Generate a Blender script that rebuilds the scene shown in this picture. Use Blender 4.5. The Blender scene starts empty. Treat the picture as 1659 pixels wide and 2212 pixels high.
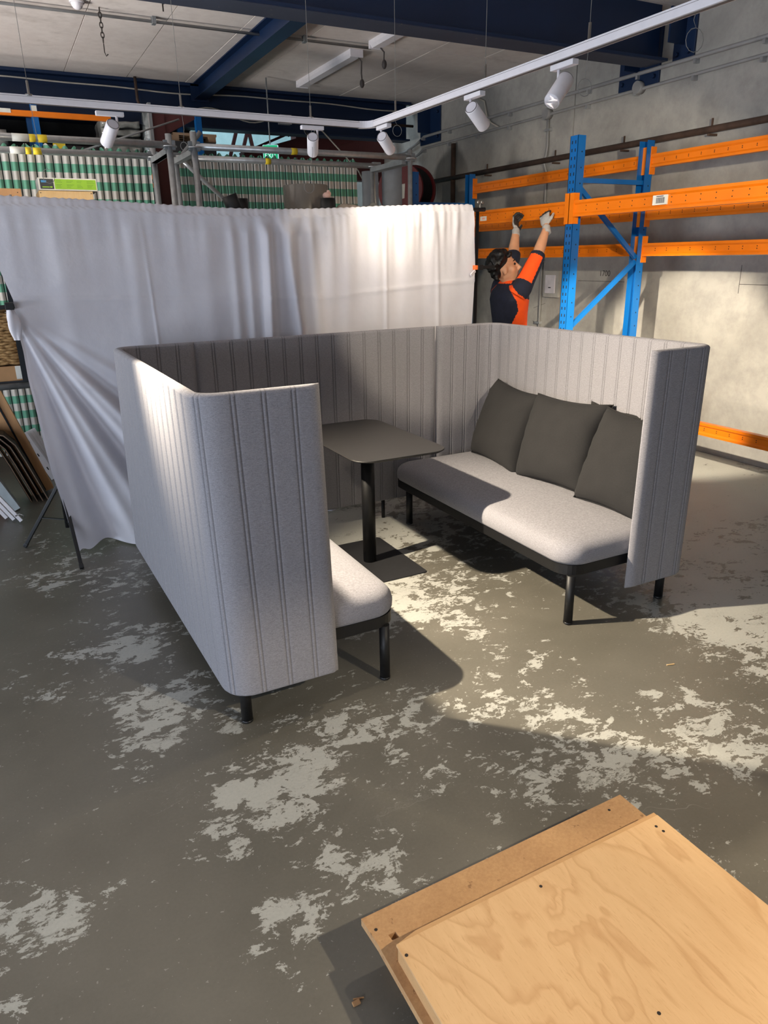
import bpy, bmesh, math, random
from mathutils import Vector as V, Matrix, noise as mnoise
random.seed(7)
sc = bpy.context.scene
COL = sc.collection
PI = math.pi

# ------------------------------------------------------------------ camera, world, exposure, lights
def make_camera():
    yaw, pit, rol = math.radians(27.02929064), math.radians(19.51657646), math.radians(1.01252157)
    f = V((math.sin(yaw)*math.cos(pit), math.cos(yaw)*math.cos(pit), -math.sin(pit)))
    r = V((math.cos(yaw), -math.sin(yaw), 0)); d = f.cross(r)
    r2 = r*math.cos(rol) + d*math.sin(rol); d2 = d*math.cos(rol) - r*math.sin(rol)
    cd = bpy.data.cameras.new('camera'); co = bpy.data.objects.new('camera', cd); COL.objects.link(co)
    cd.sensor_fit = 'HORIZONTAL'; cd.sensor_width = 36.0; cd.lens = 36.0*1546.633/1659.0
    cd.clip_start = 0.02; cd.clip_end = 200
    m = Matrix.Identity(4)
    for i in range(3):
        m[i][0] = r2[i]; m[i][1] = -d2[i]; m[i][2] = -f[i]
    m[0][3], m[1][3], m[2][3] = 0, 0, 1.68
    co.matrix_world = m; sc.camera = co
make_camera()
sc.view_settings.view_transform = 'Standard'; sc.view_settings.look = 'None'
sc.view_settings.gamma = 1; sc.view_settings.use_curve_mapping = False
sc.view_settings.exposure = 0.0

w = bpy.data.worlds.new('World'); sc.world = w; w.use_nodes = True
bg = w.node_tree.nodes['Background']
bg.inputs[0].default_value = (0.72, 0.84, 1.0, 1); bg.inputs[1].default_value = 0.12

WARM = (1.0, 0.86, 0.66)
def spot_lamp(loc, aim, watts, deg, blend=0.4, rad=0.03, colr=WARM):
    l = bpy.data.lights.new('spot_lamp', 'SPOT'); l.energy = watts; l.color = colr
    l.spot_size = math.radians(deg); l.spot_blend = blend; l.shadow_soft_size = rad
    o = bpy.data.objects.new('spot_lamp', l); COL.objects.link(o); o.location = loc
    o.rotation_euler = (V(aim)-V(loc)).to_track_quat('-Z', 'Y').to_euler()
def area_lamp(loc, aim, watts, sx, sy, colr, spread=180):
    l = bpy.data.lights.new('area_lamp', 'AREA'); l.shape = 'RECTANGLE'; l.size = sx; l.size_y = sy
    l.energy = watts; l.color = colr; l.spread = math.radians(spread)
    o = bpy.data.objects.new('area_lamp', l); COL.objects.link(o); o.location = loc
    o.rotation_euler = (V(aim)-V(loc)).to_track_quat('-Z', 'Y').to_euler()
# open roller door to the left of the camera (cool daylight) and roof light over the far bay
area_lamp((-3.2, -1.6, 1.05), (0.6, 2.6, 0.7), 125, 2.6, 1.7, (0.80, 0.87, 1.0))
area_lamp((-5.5, 2.6, 1.0), (0.5, 3.0, 0.7), 185, 3.2, 1.6, (0.72, 0.84, 1.0))
area_lamp((-4.5, 5.6, 0.25), (0.8, 6.4, 3.58), 140, 3.0, 1.2, (1.0, 0.95, 0.90), 70)   # unseen uplight added to brighten the ceiling
area_lamp((3.2, 11.0, 5.2), (4.2, 13.2, 2.8), 120, 3.0, 1.2, (0.75, 0.9, 1.0))
# spot lamps: (can position, can aim, lamp aim, watts, cone, in frame?)
RAILZ = 2.375
SPOTS = [   # (x, y), can direction, lamp target, watts, cone, label
 ((0.63, 4.09), (-.195, .826, -.529), (0.46, 5.4, 2.12), 26, 42, 'white spotlight nearest the left frame edge, aimed at the shelf behind the sheet'),
 ((1.69, 4.10), (.307, .815, -.491), (2.30, 4.5, 0.9), 5, 110, 'white spotlight near the middle of the long rail, above the grey drum'),
 ((2.045, 3.93), (.71, .568, -.416), None, 46, 120, 'white spotlight just right of the rail corner'),
 ((2.055, 3.06), (.803, .372, -.466), None, 980, 37, 'white spotlight second from the rail corner on the right rail'),
 ((2.065, 2.47), (-.694, -.241, -.679), None, 40, 60, 'white spotlight with its lit lens showing, nearest the camera'),
]
L1 = ((-0.12, 3.25, 2.28), (2.5, 2.45, 0.3), 1050, 72)
S6 = ((2.07, 1.30, 2.28), (2.6, 4.5, 1.35), 190, 33)
S7 = ((2.05, -0.55, 2.28), (1.0, 0.85, 0.1), 245, 52)
S8 = ((2.07, 0.90, 2.28), (4.9, 5.0, 1.72), 480, 32)  # out-of-frame spot added to light the rack beams and upper wall
S9 = ((2.07, 0.45, 2.28), (5.36, 6.4, 0.25), 1500, 18)  # out-of-frame spot added to brighten the far lower part of the wall

# ------------------------------------------------------------------ helpers
class MB:
    def __init__(s): s.v = []; s.f = []; s.m = []; s.sm = []
    def add(s, vs, fs, mi=0, smooth=False):
        o = len(s.v); s.v += [tuple(p) for p in vs]
        for f in fs: s.f.append(tuple(i+o for i in f)); s.m.append(mi); s.sm.append(smooth)
        return s
    def box(s, c, d, rot=None, mi=0, bev=0.0):
        hx, hy, hz = d[0]/2, d[1]/2, d[2]/2
        if bev > 0:
            b = min(bev, hx*.9, hy*.9, hz*.9); bm = bmesh.new()
            bmesh.ops.create_cube(bm, size=1)
            for q in bm.verts: q.co = V((q.co.x*d[0], q.co.y*d[1], q.co.z*d[2]))
            bmesh.ops.bevel(bm, geom=bm.edges[:], offset=b, segments=2, affect='EDGES', profile=.6)
            bm.verts.index_update()
            vs = [q.co.copy() for q in bm.verts]; fs = [[q.index for q in f.verts] for f in bm.faces]; bm.free()
        else:
            vs = [V((x, y, z)) for x in (-hx, hx) for y in (-hy, hy) for z in (-hz, hz)]
            fs = [(0,1,3,2), (4,6,7,5), (0,4,5,1), (2,3,7,6), (0,2,6,4), (1,5,7,3)]
        if rot is not None: vs = [rot @ p for p in vs]
        c = V(c); return s.add([p+c for p in vs], fs, mi)
    def lohi(s, lo, hi, mi=0, bev=0.0):
        return s.box([(a+b)/2 for a, b in zip(lo, hi)], [abs(b-a) for a, b in zip(lo, hi)], None, mi, bev)
    def beam(s, p0, p1, wd, th, up=(0,0,1), mi=0, bev=0.0):
        p0 = V(p0); p1 = V(p1); z = (p1-p0); L = z.length; z.normalize()
        u = V(up); x = u.cross(z)
        if x.length < 1e-4: x = V((1,0,0)).cross(z)
        x.normalize(); y = z.cross(x)
        m = Matrix((x, y, z)).transposed()
        return s.box((p0+p1)/2, (wd, th, L), m, mi, bev)
    def rings(s, rings, close=True, cap=True, mi=0, smooth=True):
        n = len(rings[0]); vs = [p for r in rings for p in r]; fs = []
        for i in range(len(rings)-1):
            for j in range(n if close else n-1):
                k = (j+1) % n; fs.append((i*n+j, i*n+k, (i+1)*n+k, (i+1)*n+j))
        s.add(vs, fs, mi, smooth)
        if cap and close:
            s.add(rings[0], [tuple(range(n))[::-1]], mi); s.add(rings[-1], [tuple(range(n))], mi)
        return s
    def tube(s, pts, r, n=8, mi=0, cap=True, smooth=True):
        pts = [V(p) for p in pts]; rr = r if isinstance(r, (list, tuple)) else [r]*len(pts)
        t0 = (pts[1]-pts[0]).normalized(); a = V((0,0,1)) if abs(t0.z) < .9 else V((1,0,0))
        x = (a - t0*a.dot(t0)).normalized(); out = []
        for i, p in enumerate(pts):
            t = ((pts[i]-pts[i-1]).normalized() if i else V()) + ((pts[i+1]-pts[i]).normalized() if i < len(pts)-1 else V())
            if t.length < 1e-6: t = t0.copy()
            t.normalize(); x = (x - t*x.dot(t))
            if x.length < 1e-5: x = t.orthogonal()
            x.normalize(); y = t.cross(x)
            out.append([p + (x*math.cos(2*PI*k/n) + y*math.sin(2*PI*k/n))*rr[i] for k in range(n)])
        return s.rings(out, True, cap, mi, smooth)
    def cyl(s, p0, p1, r, n=16, mi=0, r2=None): return s.tube([p0, p1], [r, r if r2 is None else r2], n, mi)
    def prism(s, poly, z0, z1, mi=0):
        n = len(poly); vs = [(x, y, z0) for x, y in poly] + [(x, y, z1) for x, y in poly]
        fs = [tuple(range(n))[::-1], tuple(range(n, 2*n))] + [(i, (i+1) % n, n+(i+1) % n, n+i) for i in range(n)]
        return s.add(vs, fs, mi)
    def ell(s, c, r, rot=None, n=12, m=8, mi=0):
        c = V(c); rg = []
        for i in range(m+1):
            th = PI*i/m; rg.append([])
            for k in range(n):
                p = V((r[0]*math.sin(th)*math.cos(2*PI*k/n), r[1]*math.sin(th)*math.sin(2*PI*k/n), r[2]*math.cos(th)))
                if rot is not None: p = rot @ p
                rg[-1].append(c+p)
        return s.rings(rg, True, False, mi)
    def grid(s, fn, nu, nv, mi=0, smooth=True):
        vs = [fn(i/nu, j/nv) for j in range(nv+1) for i in range(nu+1)]
        fs = [(j*(nu+1)+i, j*(nu+1)+i+1, (j+1)*(nu+1)+i+1, (j+1)*(nu+1)+i) for j in range(nv) for i in range(nu)]
        return s.add(vs, fs, mi, smooth)

WL = {}
def wloc(o): return WL.get(o.name, V((0,0,0)))
def obj(name, mb, mats, parent=None, label=None, cat=None, group=None, kind=None, fixn=True, post=None):
    off = wloc(parent) if parent else V((0,0,0))
    me = bpy.data.meshes.new(name)
    vs = [(p[0]-off.x, p[1]-off.y, p[2]-off.z) for p in mb.v]
    me.from_pydata(vs, [], mb.f)
    for mt in (mats if isinstance(mats, (list, tuple)) else [mats]): me.materials.append(mt)
    for p, mi, smo in zip(me.polygons, mb.m, mb.sm): p.material_index = mi; p.use_smooth = smo
    if fixn:
        bm = bmesh.new(); bm.from_mesh(me)
        bmesh.ops.remove_doubles(bm, verts=bm.verts, dist=1e-6)
        bmesh.ops.recalc_face_normals(bm, faces=bm.faces); bm.to_mesh(me); bm.free()
    if post: post(me)
    me.update()
    o = bpy.data.objects.new(name, me); COL.objects.link(o)
    WL[o.name] = off.copy()
    if parent: o.parent = parent
    tag(o, label, cat, group, kind); return o
def tag(o, label=None, cat=None, group=None, kind=None):
    if label: o['label'] = label
    if cat: o['category'] = cat
    if group: o['group'] = group
    if kind: o['kind'] = kind
    return o
def thing(name, loc, label=None, cat=None, group=None, kind=None):
    o = bpy.data.objects.new(name, None); COL.objects.link(o); o.location = loc; o.empty_display_size = .1
    WL[o.name] = V(loc); return tag(o, label, cat, group, kind)
def dup(root, newloc, label=None):
    r = root.copy(); COL.objects.link(r); r.location = newloc; WL[r.name] = V(newloc)
    if label: r['label'] = label
    for ch in list(root.children):
        c = ch.copy(); COL.objects.link(c); c.parent = r
        for g in ch.children:
            d = g.copy(); COL.objects.link(d); d.parent = c
    return r
def dup_part(o, parent, delta):
    c = o.copy(); COL.objects.link(c); c.parent = parent; c.location = V(o.location)+V(delta); WL[c.name] = wloc(parent); return c
def remesh(name, mb, mats, vox, parent=None, smooth=2, pick=None, **kw):
    me = bpy.data.meshes.new('tmp'); me.from_pydata([tuple(p) for p in mb.v], [], mb.f); me.update()
    bm = bmesh.new(); bm.from_mesh(me); bmesh.ops.remove_doubles(bm, verts=bm.verts, dist=1e-6)
    bmesh.ops.recalc_face_normals(bm, faces=bm.faces); bm.to_mesh(me); bm.free()
    t = bpy.data.objects.new('tmp', me); COL.objects.link(t)
    md = t.modifiers.new('r', 'REMESH'); md.mode = 'VOXEL'; md.voxel_size = vox
    if smooth:
        m2 = t.modifiers.new('s', 'SMOOTH'); m2.factor = .5; m2.iterations = smooth
    dg = bpy.context.evaluated_depsgraph_get(); dg.update()
    ev = bpy.data.meshes.new_from_object(t.evaluated_get(dg))
    out = MB(); out.v = [tuple(q.co) for q in ev.vertices]
    for p in ev.polygons:
        out.f.append(tuple(p.vertices)); out.sm.append(True)
        out.m.append(pick(p.center, p.normal) if pick else 0)
    bpy.data.objects.remove(t); bpy.data.meshes.remove(me); bpy.data.meshes.remove(ev)
    return obj(name, out, mats, parent, fixn=False, **kw)
def rrect(x0, y0, x1, y1, r, n=6):
    out = []
    for cx, cy, a0 in ((x1-r, y1-r, 0), (x0+r, y1-r, 90), (x0+r, y0+r, 180), (x1-r, y0+r, 270)):
        for k in range(n+1):
            a = math.radians(a0+90*k/n); out.append((cx+r*math.cos(a), cy+r*math.sin(a)))
    return out

# ------------------------------------------------------------------ materials
def lin(c):
    f = lambda u: u/12.92 if u <= .04045 else ((u+.055)/1.055)**2.4
    return (f(c[0]/255), f(c[1]/255), f(c[2]/255), 1)
class NT:
    def __init__(s, name):
        s.mat = bpy.data.materials.new(name); s.mat.use_nodes = True; s.t = s.mat.node_tree; s.n = s.t.nodes
        s.b = s.n['Principled BSDF']
    def node(s, ty, **kw):
        n = s.n.new(ty)
        for k, v_ in kw.items():
            if k.startswith('i_'): n.inputs[k[2:].replace('_', ' ')].default_value = v_
            else: setattr(n, k, v_)
        return n
    def link(s, a, b): s.t.links.new(a, b); return s
    def coord(s, scale=(1,1,1), kind='Object', rot=(0,0,0)):
        c = s.node('ShaderNodeTexCoord'); m = s.node('ShaderNodeMapping'); m.inputs['Scale'].default_value = scale
        m.inputs['Rotation'].default_value = rot
        s.link(c.outputs[kind], m.inputs['Vector']); return m.outputs[0]
    def noise(s, vec, scale, detail=4, rough=.55, dist=0):
        n = s.node('ShaderNodeTexNoise'); n.inputs['Scale'].default_value = scale; n.inputs['Detail'].default_value = detail
        n.inputs['Roughness'].default_value = rough; n.inputs['Distortion'].default_value = dist
        s.link(vec, n.inputs['Vector']); return n.outputs['Fac']
    def ramp(s, fac, stops):
        r = s.node('ShaderNodeValToRGB'); e = r.color_ramp.elements
        while len(e) < len(stops): e.new(.5)
        for q, (p, c) in zip(e, stops): q.position = p; q.color = c if len(c) == 4 else (*c, 1)
        s.link(fac, r.inputs[0]); return r.outputs[0]
    def mix(s, fac, a, b, mode='MIX'):
        m = s.node('ShaderNodeMix', data_type='RGBA', blend_type=mode)
        for sock, val in ((m.inputs['Factor'], fac), (m.inputs[6], a), (m.inputs[7], b)):
            if isinstance(val, (int, float)): sock.default_value = val
            elif isinstance(val, tuple): sock.default_value = val
            else: s.link(val, sock)
        return m.outputs[2]
    def math(s, op, a, b=None, c=None):
        m = s.node('ShaderNodeMath', operation=op)
        for i, val in enumerate((a, b, c)):
            if val is None: continue
            if isinstance(val, (int, float)): m.inputs[i].default_value = val
            else: s.link(val, m.inputs[i])
        return m.outputs[0]
    def bump(s, h, strength=.3, dist=.01):
        b = s.node('ShaderNodeBump'); b.inputs['Strength'].default_value = strength; b.inputs['Distance'].default_value = dist
        s.link(h, b.inputs['Height']); s.link(b.outputs[0], s.b.inputs['Normal']); return s
    def base(s, c):
        if isinstance(c, tuple): s.b.inputs['Base Color'].default_value = c
        else: s.link(c, s.b.inputs['Base Color'])
        return s
    def set(s, rough=.5, metal=0, **kw):
        s.b.inputs['Roughness'].default_value = rough; s.b.inputs['Metallic'].default_value = metal
        for k, v_ in kw.items(): s.b.inputs[k.replace('_', ' ')].default_value = v_
        return s
def plain(name, rgb, rough=.5, metal=0, vary=.12, scale=8, bump=0, **kw):
    t = NT(name); c = lin(rgb); v_ = t.coord()
    f = t.noise(v_, scale, 4)
    a = tuple(x*(1-vary) for x in c[:3])+(1,); b = tuple(min(1, x*(1+vary)) for x in c[:3])+(1,)
    t.base(t.ramp(f, [(.3, a), (.7, b)])).set(rough, metal, **kw)
    if bump: t.bump(f, bump)
    return t.mat
def fabric(name, rgb, vary=.28, rough=.95, sheen=.12):
    t = NT(name); c = lin(rgb)
    f1 = t.noise(t.coord((1,1,6)), 95, 3, .7); f2 = t.noise(t.coord((1,1,1)), 330, 2, .6)
    f = t.math('ADD', t.math('MULTIPLY', f1, .6), t.math('MULTIPLY', f2, .4))
    a = tuple(x*(1-vary) for x in c[:3])+(1,); b = tuple(min(1, x*(1+vary)) for x in c[:3])+(1,)
    t.base(t.ramp(f, [(.35, a), (.65, b)])).set(rough, 0, Sheen_Weight=sheen); t.bump(f, .25, .004); return t.mat
def paintmat(name, rgb, wear, rough=.35, spots=.7, metal=0):
    t = NT(name); v_ = t.coord()
    f = t.noise(v_, 14, 8, .7); g = t.noise(v_, 3, 3)
    c = lin(rgb); d = tuple(x*.8 for x in c[:3])+(1,)
    t.base(t.mix(t.ramp(f, [(spots, (0,0,0,1)), (spots+.03, (1,1,1,1))]), t.ramp(g, [(.3, d), (.7, c)]), lin(wear))).set(rough, metal)
    return t.mat

M = {}
M['fabric'] = fabric('grey_melange_fabric', (142, 140, 145))
M['seam'] = fabric('seam_groove_shade', (124, 122, 126))  # shade of the seam grooves put into the colour as darker fabric
M['pillow'] = fabric('charcoal_fabric', (37, 36, 36), .22, .95, 0)
M['black_metal'] = plain('black_powder_coat', (14, 14, 16), .5, 0, .1, 300, .03)
M['table_black'] = plain('black_laminate', (42, 41, 41), .4, 0, .06, 20)
M['base_black'] = plain('black_plate', (40, 40, 42), .5, 0, .1, 40)
M['white_paint'] = plain('white_powder_coat', (228, 224, 228), .45, 0, .03, 30)
M['white_dark'] = plain('rail_slot', (96, 90, 88), .6)
M['blue_steel'] = paintmat('navy_painted_steel', (8, 38, 74), (24, 36, 52), .5, .74)
M['steel_under'] = paintmat('grey_flange', (64, 70, 88), (110, 104, 100), .8, .66)  # lighter grey than the rest of the beam
M['rack_blue'] = paintmat('blue_rack_paint', (16, 98, 170), (120, 130, 140), .3, .78)
M['rack_orange'] = paintmat('orange_rack_paint', (238, 124, 10), (150, 70, 10), .38, .74)
M['rack_dark'] = plain('slot_dark', (16, 20, 26), .8)
M['galv'] = plain('galvanised_tube', (186, 188, 190), .34, .6, .14, 22)
M['galv_dark'] = plain('galvanised_dull', (140, 144, 146), .5, .4, .2, 12)
M['tag_yellow'] = plain('yellow_tag', (226, 196, 40), .6)
M['tag_white'] = plain('white_tag', (222, 220, 210), .6)
M['tag_dark'] = plain('tag_ink', (40, 40, 60), .7)
M['maroon'] = paintmat('red_oxide_steel', (92, 42, 40), (70, 36, 34), .6, .7)
M['conduit'] = plain('grey_conduit', (142, 142, 142), .5)
M['brown_pipe'] = plain('rusty_pipe', (78, 60, 50), .7, .1, .3, 10)
M['cable_white'] = plain('white_cable', (190, 184, 172), .6)
M['cable_dark'] = plain('dark_cable', (70, 64, 62), .7)
M['steel_bare'] = plain('bare_steel', (150, 148, 144), .35, .8)
M['wire'] = plain('steel_wire', (120, 118, 114), .6)
M['cardboard'] = plain('cardboard', (176, 134, 92), .85, 0, .08, 12)
M['silver_white'] = plain('silver_white', (196, 206, 210), .45)
M['black_ply'] = plain('black_board_face', (38, 36, 36), .5)
M['ply_edge'] = plain('board_edge', (170, 140, 112), .7)
M['plastic'] = plain('wrap_plastic', (150, 152, 148), .25, .25, .35, 9, .4)
M['foil'] = plain('foil_wrap', (176, 186, 190), .2, .8, .4, 14, .5)
M['dark_goods'] = plain('dark_goods', (46, 46, 48), .8, 0, .4, 6)
M['drum_grey'] = plain('gloss_grey', (126, 118, 108), .18, 0, .06, 4)
M['can_black'] = plain('black_can', (24, 24, 26), .38)
M['pink'] = plain('crumpled_paper', (214, 176, 164), .8)
M['reel_red'] = plain('dark_red', (112, 26, 30), .5, 0, .2)
M['reel_black'] = plain('black_cable', (24, 22, 24), .6)
M['roll_white'] = plain('white_roll', (188, 196, 204), .7)
M['tarp'] = plain('grey_tarp', (156, 144, 134), .6, 0, .2, 8, .3)
M['exit_green'] = NT('exit_green').set(.5).base(lin((20, 180, 120))).mat
M['exit_green'].node_tree.nodes['Principled BSDF'].inputs['Emission Color'].default_value = lin((30, 200, 140))
M['exit_green'].node_tree.nodes['Principled BSDF'].inputs['Emission Strength'].default_value = .5
M['exit_white'] = NT('exit_white').set(.5).base(lin((230, 245, 250))).mat
M['exit_white'].node_tree.nodes['Principled BSDF'].inputs['Emission Color'].default_value = lin((200, 235, 250))
M['exit_white'].node_tree.nodes['Principled BSDF'].inputs['Emission Strength'].default_value = .8
M['lens'] = NT('lit_lens').set(.3).base((1, .95, .85, 1)).mat
M['lens'].node_tree.nodes['Principled BSDF'].inputs['Emission Color'].default_value = (1, .95, .85, 1)
M['lens'].node_tree.nodes['Principled BSDF'].inputs['Emission Strength'].default_value = 6
M['cap_grey'] = plain('cap_white', (206, 202, 208), .5)
M['skin'] = plain('skin', (204, 150, 116), .55, 0, .06, 20, 0, Subsurface_Weight=.05)
M['hair'] = plain('black_hair', (16, 12, 10), .42, 0, .4, 60, .3)
M['eye'] = plain('eye_dark', (20, 16, 14), .25)
M['lip'] = plain('lip', (170, 96, 84), .5)
M['navy'] = plain('navy_shirt', (26, 30, 48), .9, 0, .2, 25, .25)
M['hivis'] = plain('orange_hivis', (255, 86, 10), .8, 0, .06, 25, .25)
M['piping'] = plain('grey_piping', (180, 176, 176), .6)
M['trouser'] = plain('dark_trousers', (34, 36, 46), .9)
M['glove'] = plain('grey_glove', (168, 166, 164), .8, 0, .1, 60, .2)
M['glove_palm'] = plain('black_glove_palm', (44, 42, 42), .7)
M['boot'] = plain('boot', (40, 34, 30), .7)
M['orange_clip'] = plain('orange_clip', (236, 108, 44), .5)
M['green_print'] = plain('green_print', (150, 200, 40), .6, 0, .04)
M['green_ink'] = plain('green_ink', (116, 160, 30), .6)
M['blue_print'] = plain('blue_print', (40, 140, 196), .5)
M['black_print'] = plain('black_print', (44, 48, 50), .6)
M['chain'] = plain('dark_chain', (60, 54, 50), .6, .5)
M['stencil'] = plain('pencil_mark', (58, 56, 56), .9)

def concrete(name, c0, c1, stain, sc_=1.6):
    t = NT(name); v_ = t.coord()
    a = t.noise(v_, sc_, 8, .62, .4); b = t.noise(v_, 7, 6, .7); p = t.noise(v_, 60, 3)
    col = t.mix(t.math('MULTIPLY', t.ramp(b, [(.42, (0,0,0,1)), (.7, (1,1,1,1))]), .45), t.ramp(a, [(.3, lin(c0)), (.7, lin(c1))]), lin(stain))
    s2 = t.noise(t.coord((1, 1.4, .5)), .9, 5, .7)
    col = t.mix(t.math('MULTIPLY', t.ramp(s2, [(.6, (0,0,0,1)), (.72, (1,1,1,1))]), .35), col, lin((118, 102, 88)))
    t.base(col).set(.85); t.bump(t.math('ADD', b, t.math('MULTIPLY', p, .3)), .15, .01); return t.mat
M['wall'] = concrete('tilt_up_concrete', (150, 148, 144), (176, 174, 168), (128, 126, 124))
M['wall_teal'] = concrete('pale_sheet_wall', (160, 196, 200), (184, 214, 214), (142, 178, 182))
M['ceil'] = concrete('ceiling_panel', (222, 212, 206), (236, 228, 222), (204, 192, 186), 1.0)

def floor_material():
    t = NT('worn_painted_concrete'); v_ = t.coord()
    at = t.node('ShaderNodeAttribute'); at.attribute_name = 'paint'; den = at.outputs['Fac']
    big = t.noise(v_, 2.2, 3, .55, .3); mid = t.noise(t.coord((1, 1.3, 1), rot=(0, 0, .25)), 9.5, 12, .74, .45)
    fine = t.noise(t.coord((1, 2.2, 1), rot=(0, 0, .5)), 26, 6, .72, .3)
    s = t.math('ADD', t.math('MULTIPLY_ADD', big, .8, -.40), t.math('MULTIPLY_ADD', mid, 1.9, -.95))
    s = t.math('ADD', s, t.math('MULTIPLY_ADD', fine, .7, -.35)); s = t.math('ADD', s, den)
    mask = t.ramp(s, [(.335, (0,0,0,1)), (.355, (1,1,1,1))])
    # long drag scratches
    scr = t.node('ShaderNodeTexVoronoi'); scr.feature = 'DISTANCE_TO_EDGE'; scr.inputs['Scale'].default_value = 1.6
    wv = t.noise(v_, 3, 3); mp = t.node('ShaderNodeMapping'); mp.inputs['Scale'].default_value = (.7, 2.4, 1); mp.inputs['Rotation'].default_value = (0, 0, .75)
    c = t.node('ShaderNodeTexCoord'); t.link(c.outputs['Object'], mp.inputs[0])
    vm = t.node('ShaderNodeVectorMath', operation='ADD'); t.link(mp.outputs[0], vm.inputs[0])
    cb = t.node('ShaderNodeCombineXYZ'); t.link(wv, cb.inputs[0]); t.link(fine, cb.inputs[1]); t.link(cb.outputs[0], vm.inputs[1])
    t.link(vm.outputs[0], scr.inputs['Vector'])
    line = t.ramp(scr.outputs['Distance'], [(0, (1,1,1,1)), (.012, (0,0,0,1))])
    brk = t.ramp(t.noise(v_, 2.3, 2), [(.5, (0,0,0,1)), (.56, (1,1,1,1))])
    mask = t.mix(t.math('MULTIPLY', line, brk), mask, (0, 0, 0, 1))
    tone = t.noise(v_, 1.1, 6, .6); grit = t.noise(v_, 90, 4, .7)
    bare = t.ramp(t.math('ADD', t.math('MULTIPLY', tone, .8), t.math('MULTIPLY', grit, .2)),
                  [(.3, lin((92, 89, 80))), (.7, lin((120, 116, 106)))])
    pt = t.ramp(t.math('ADD', t.math('MULTIPLY', tone, .6), t.math('MULTIPLY', grit, .4)),
                [(.3, lin((164, 164, 158))), (.7, lin((188, 188, 180)))])
    # hairline cracks and grit in bare concrete
    cr = t.node('ShaderNodeTexVoronoi'); cr.feature = 'DISTANCE_TO_EDGE'; cr.inputs['Scale'].default_value = 2.2
    t.link(vm.outputs[0], cr.inputs['Vector'])
    bare = t.mix(t.math('MULTIPLY', t.ramp(cr.outputs['Distance'], [(0, (1,1,1,1)), (.006, (0,0,0,1))]), t.ramp(t.noise(v_, 1.4, 2), [(.55, (0,0,0,1)), (.62, (.5,.5,.5,1))])), bare, lin((170, 168, 160)))
    fleck = t.ramp(t.noise(v_, 70, 2, .5), [(.70, (0,0,0,1)), (.715, (1,1,1,1))])
    bare = t.mix(t.math('MULTIPLY', fleck, .5), bare, lin((170, 168, 160)))
    t.base(t.mix(mask, bare, pt))
    t.link(t.ramp(mask, [(0, (.36,.36,.36,1)), (1, (.5,.5,.5,1))]), t.b.inputs['Roughness'])
    t.bump(t.math('ADD', t.math('MULTIPLY', mask, .6), t.math('MULTIPLY', grit, .12)), .25, .004)
    return t.mat
M['floor'] = floor_material()

def wood(name, c0, c1, c2, axis='Y', rough=.6, rot=(0,0,0), figure=True):
    """axis = direction the grain runs along"""
    t = NT(name); lo = {'X': (.10, 1, 1), 'Y': (1, .10, 1), 'Z': (1, 1, .10)}[axis]
    S = lambda k: tuple(q*k for q in lo)
    g = t.noise(t.coord(S(9), rot=rot), 5, 7, .62, .4); fine = t.noise(t.coord(S(60), rot=rot), 5, 4, .7); tone = t.noise(t.coord((1.5, 1.5, 1.5)), 1.6, 3)
    col = t.ramp(t.math('ADD', t.math('MULTIPLY', g, .5), t.math('MULTIPLY', tone, .5)), [(.32, lin(c0)), (.68, lin(c1))])
    if figure:
        d = t.noise(t.coord(tuple(.5+q*.5 for q in lo), rot=rot), 2.4, 4, .55, .6)
        rings = t.math('FRACT', t.math('MULTIPLY', d, 13.0))
        col = t.mix(t.math('MULTIPLY', t.ramp(rings, [(0, (0,0,0,1)), (.62, (.05,.05,.05,1)), (.9, (.6,.6,.6,1)), (1, (0,0,0,1))]), .62), col, lin(c2))
    col = t.mix(t.math('MULTIPLY', t.ramp(fine, [(.56, (0,0,0,1)), (.70, (1,1,1,1))]), .38), col, lin(c2))
    t.base(col).set(rough); t.bump(fine, .12, .002); return t.mat
M['ply'] = wood('plywood_face', (216, 174, 124), (230, 190, 140), (182, 130, 80), 'Y', rot=(0, 0, math.radians(-9)))
M['ply_side'] = wood('plywood_side', (196, 152, 104), (212, 168, 116), (146, 104, 64), 'X', figure=False)
M['pine'] = wood('pine_board', (226, 186, 128), (238, 204, 150), (196, 140, 84), 'Z', figure=False)
M['beech'] = wood('beech_board', (204, 150, 100), (216, 166, 116), (180, 124, 78), 'Z', figure=False)
def chipboard():
    t = NT('chipboard'); v_ = t.coord()
    a = t.noise(v_, 5, 6, .7); b = t.noise(v_, 120, 3, .6); sp = t.noise(v_, 34, 4, .6)
    col = t.ramp(t.math('ADD', t.math('MULTIPLY', a, .6), t.math('MULTIPLY', b, .4)), [(.32, lin((174, 132, 90))), (.68, lin((206, 164, 116)))])
    col = t.mix(t.math('MULTIPLY', t.ramp(sp, [(.64, (0,0,0,1)), (.7, (1,1,1,1))]), .6), col, lin((112, 76, 48)))
    t.base(col).set(.8); t.bump(b, .2, .003); return t.mat
M['chip'] = chipboard()
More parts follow.
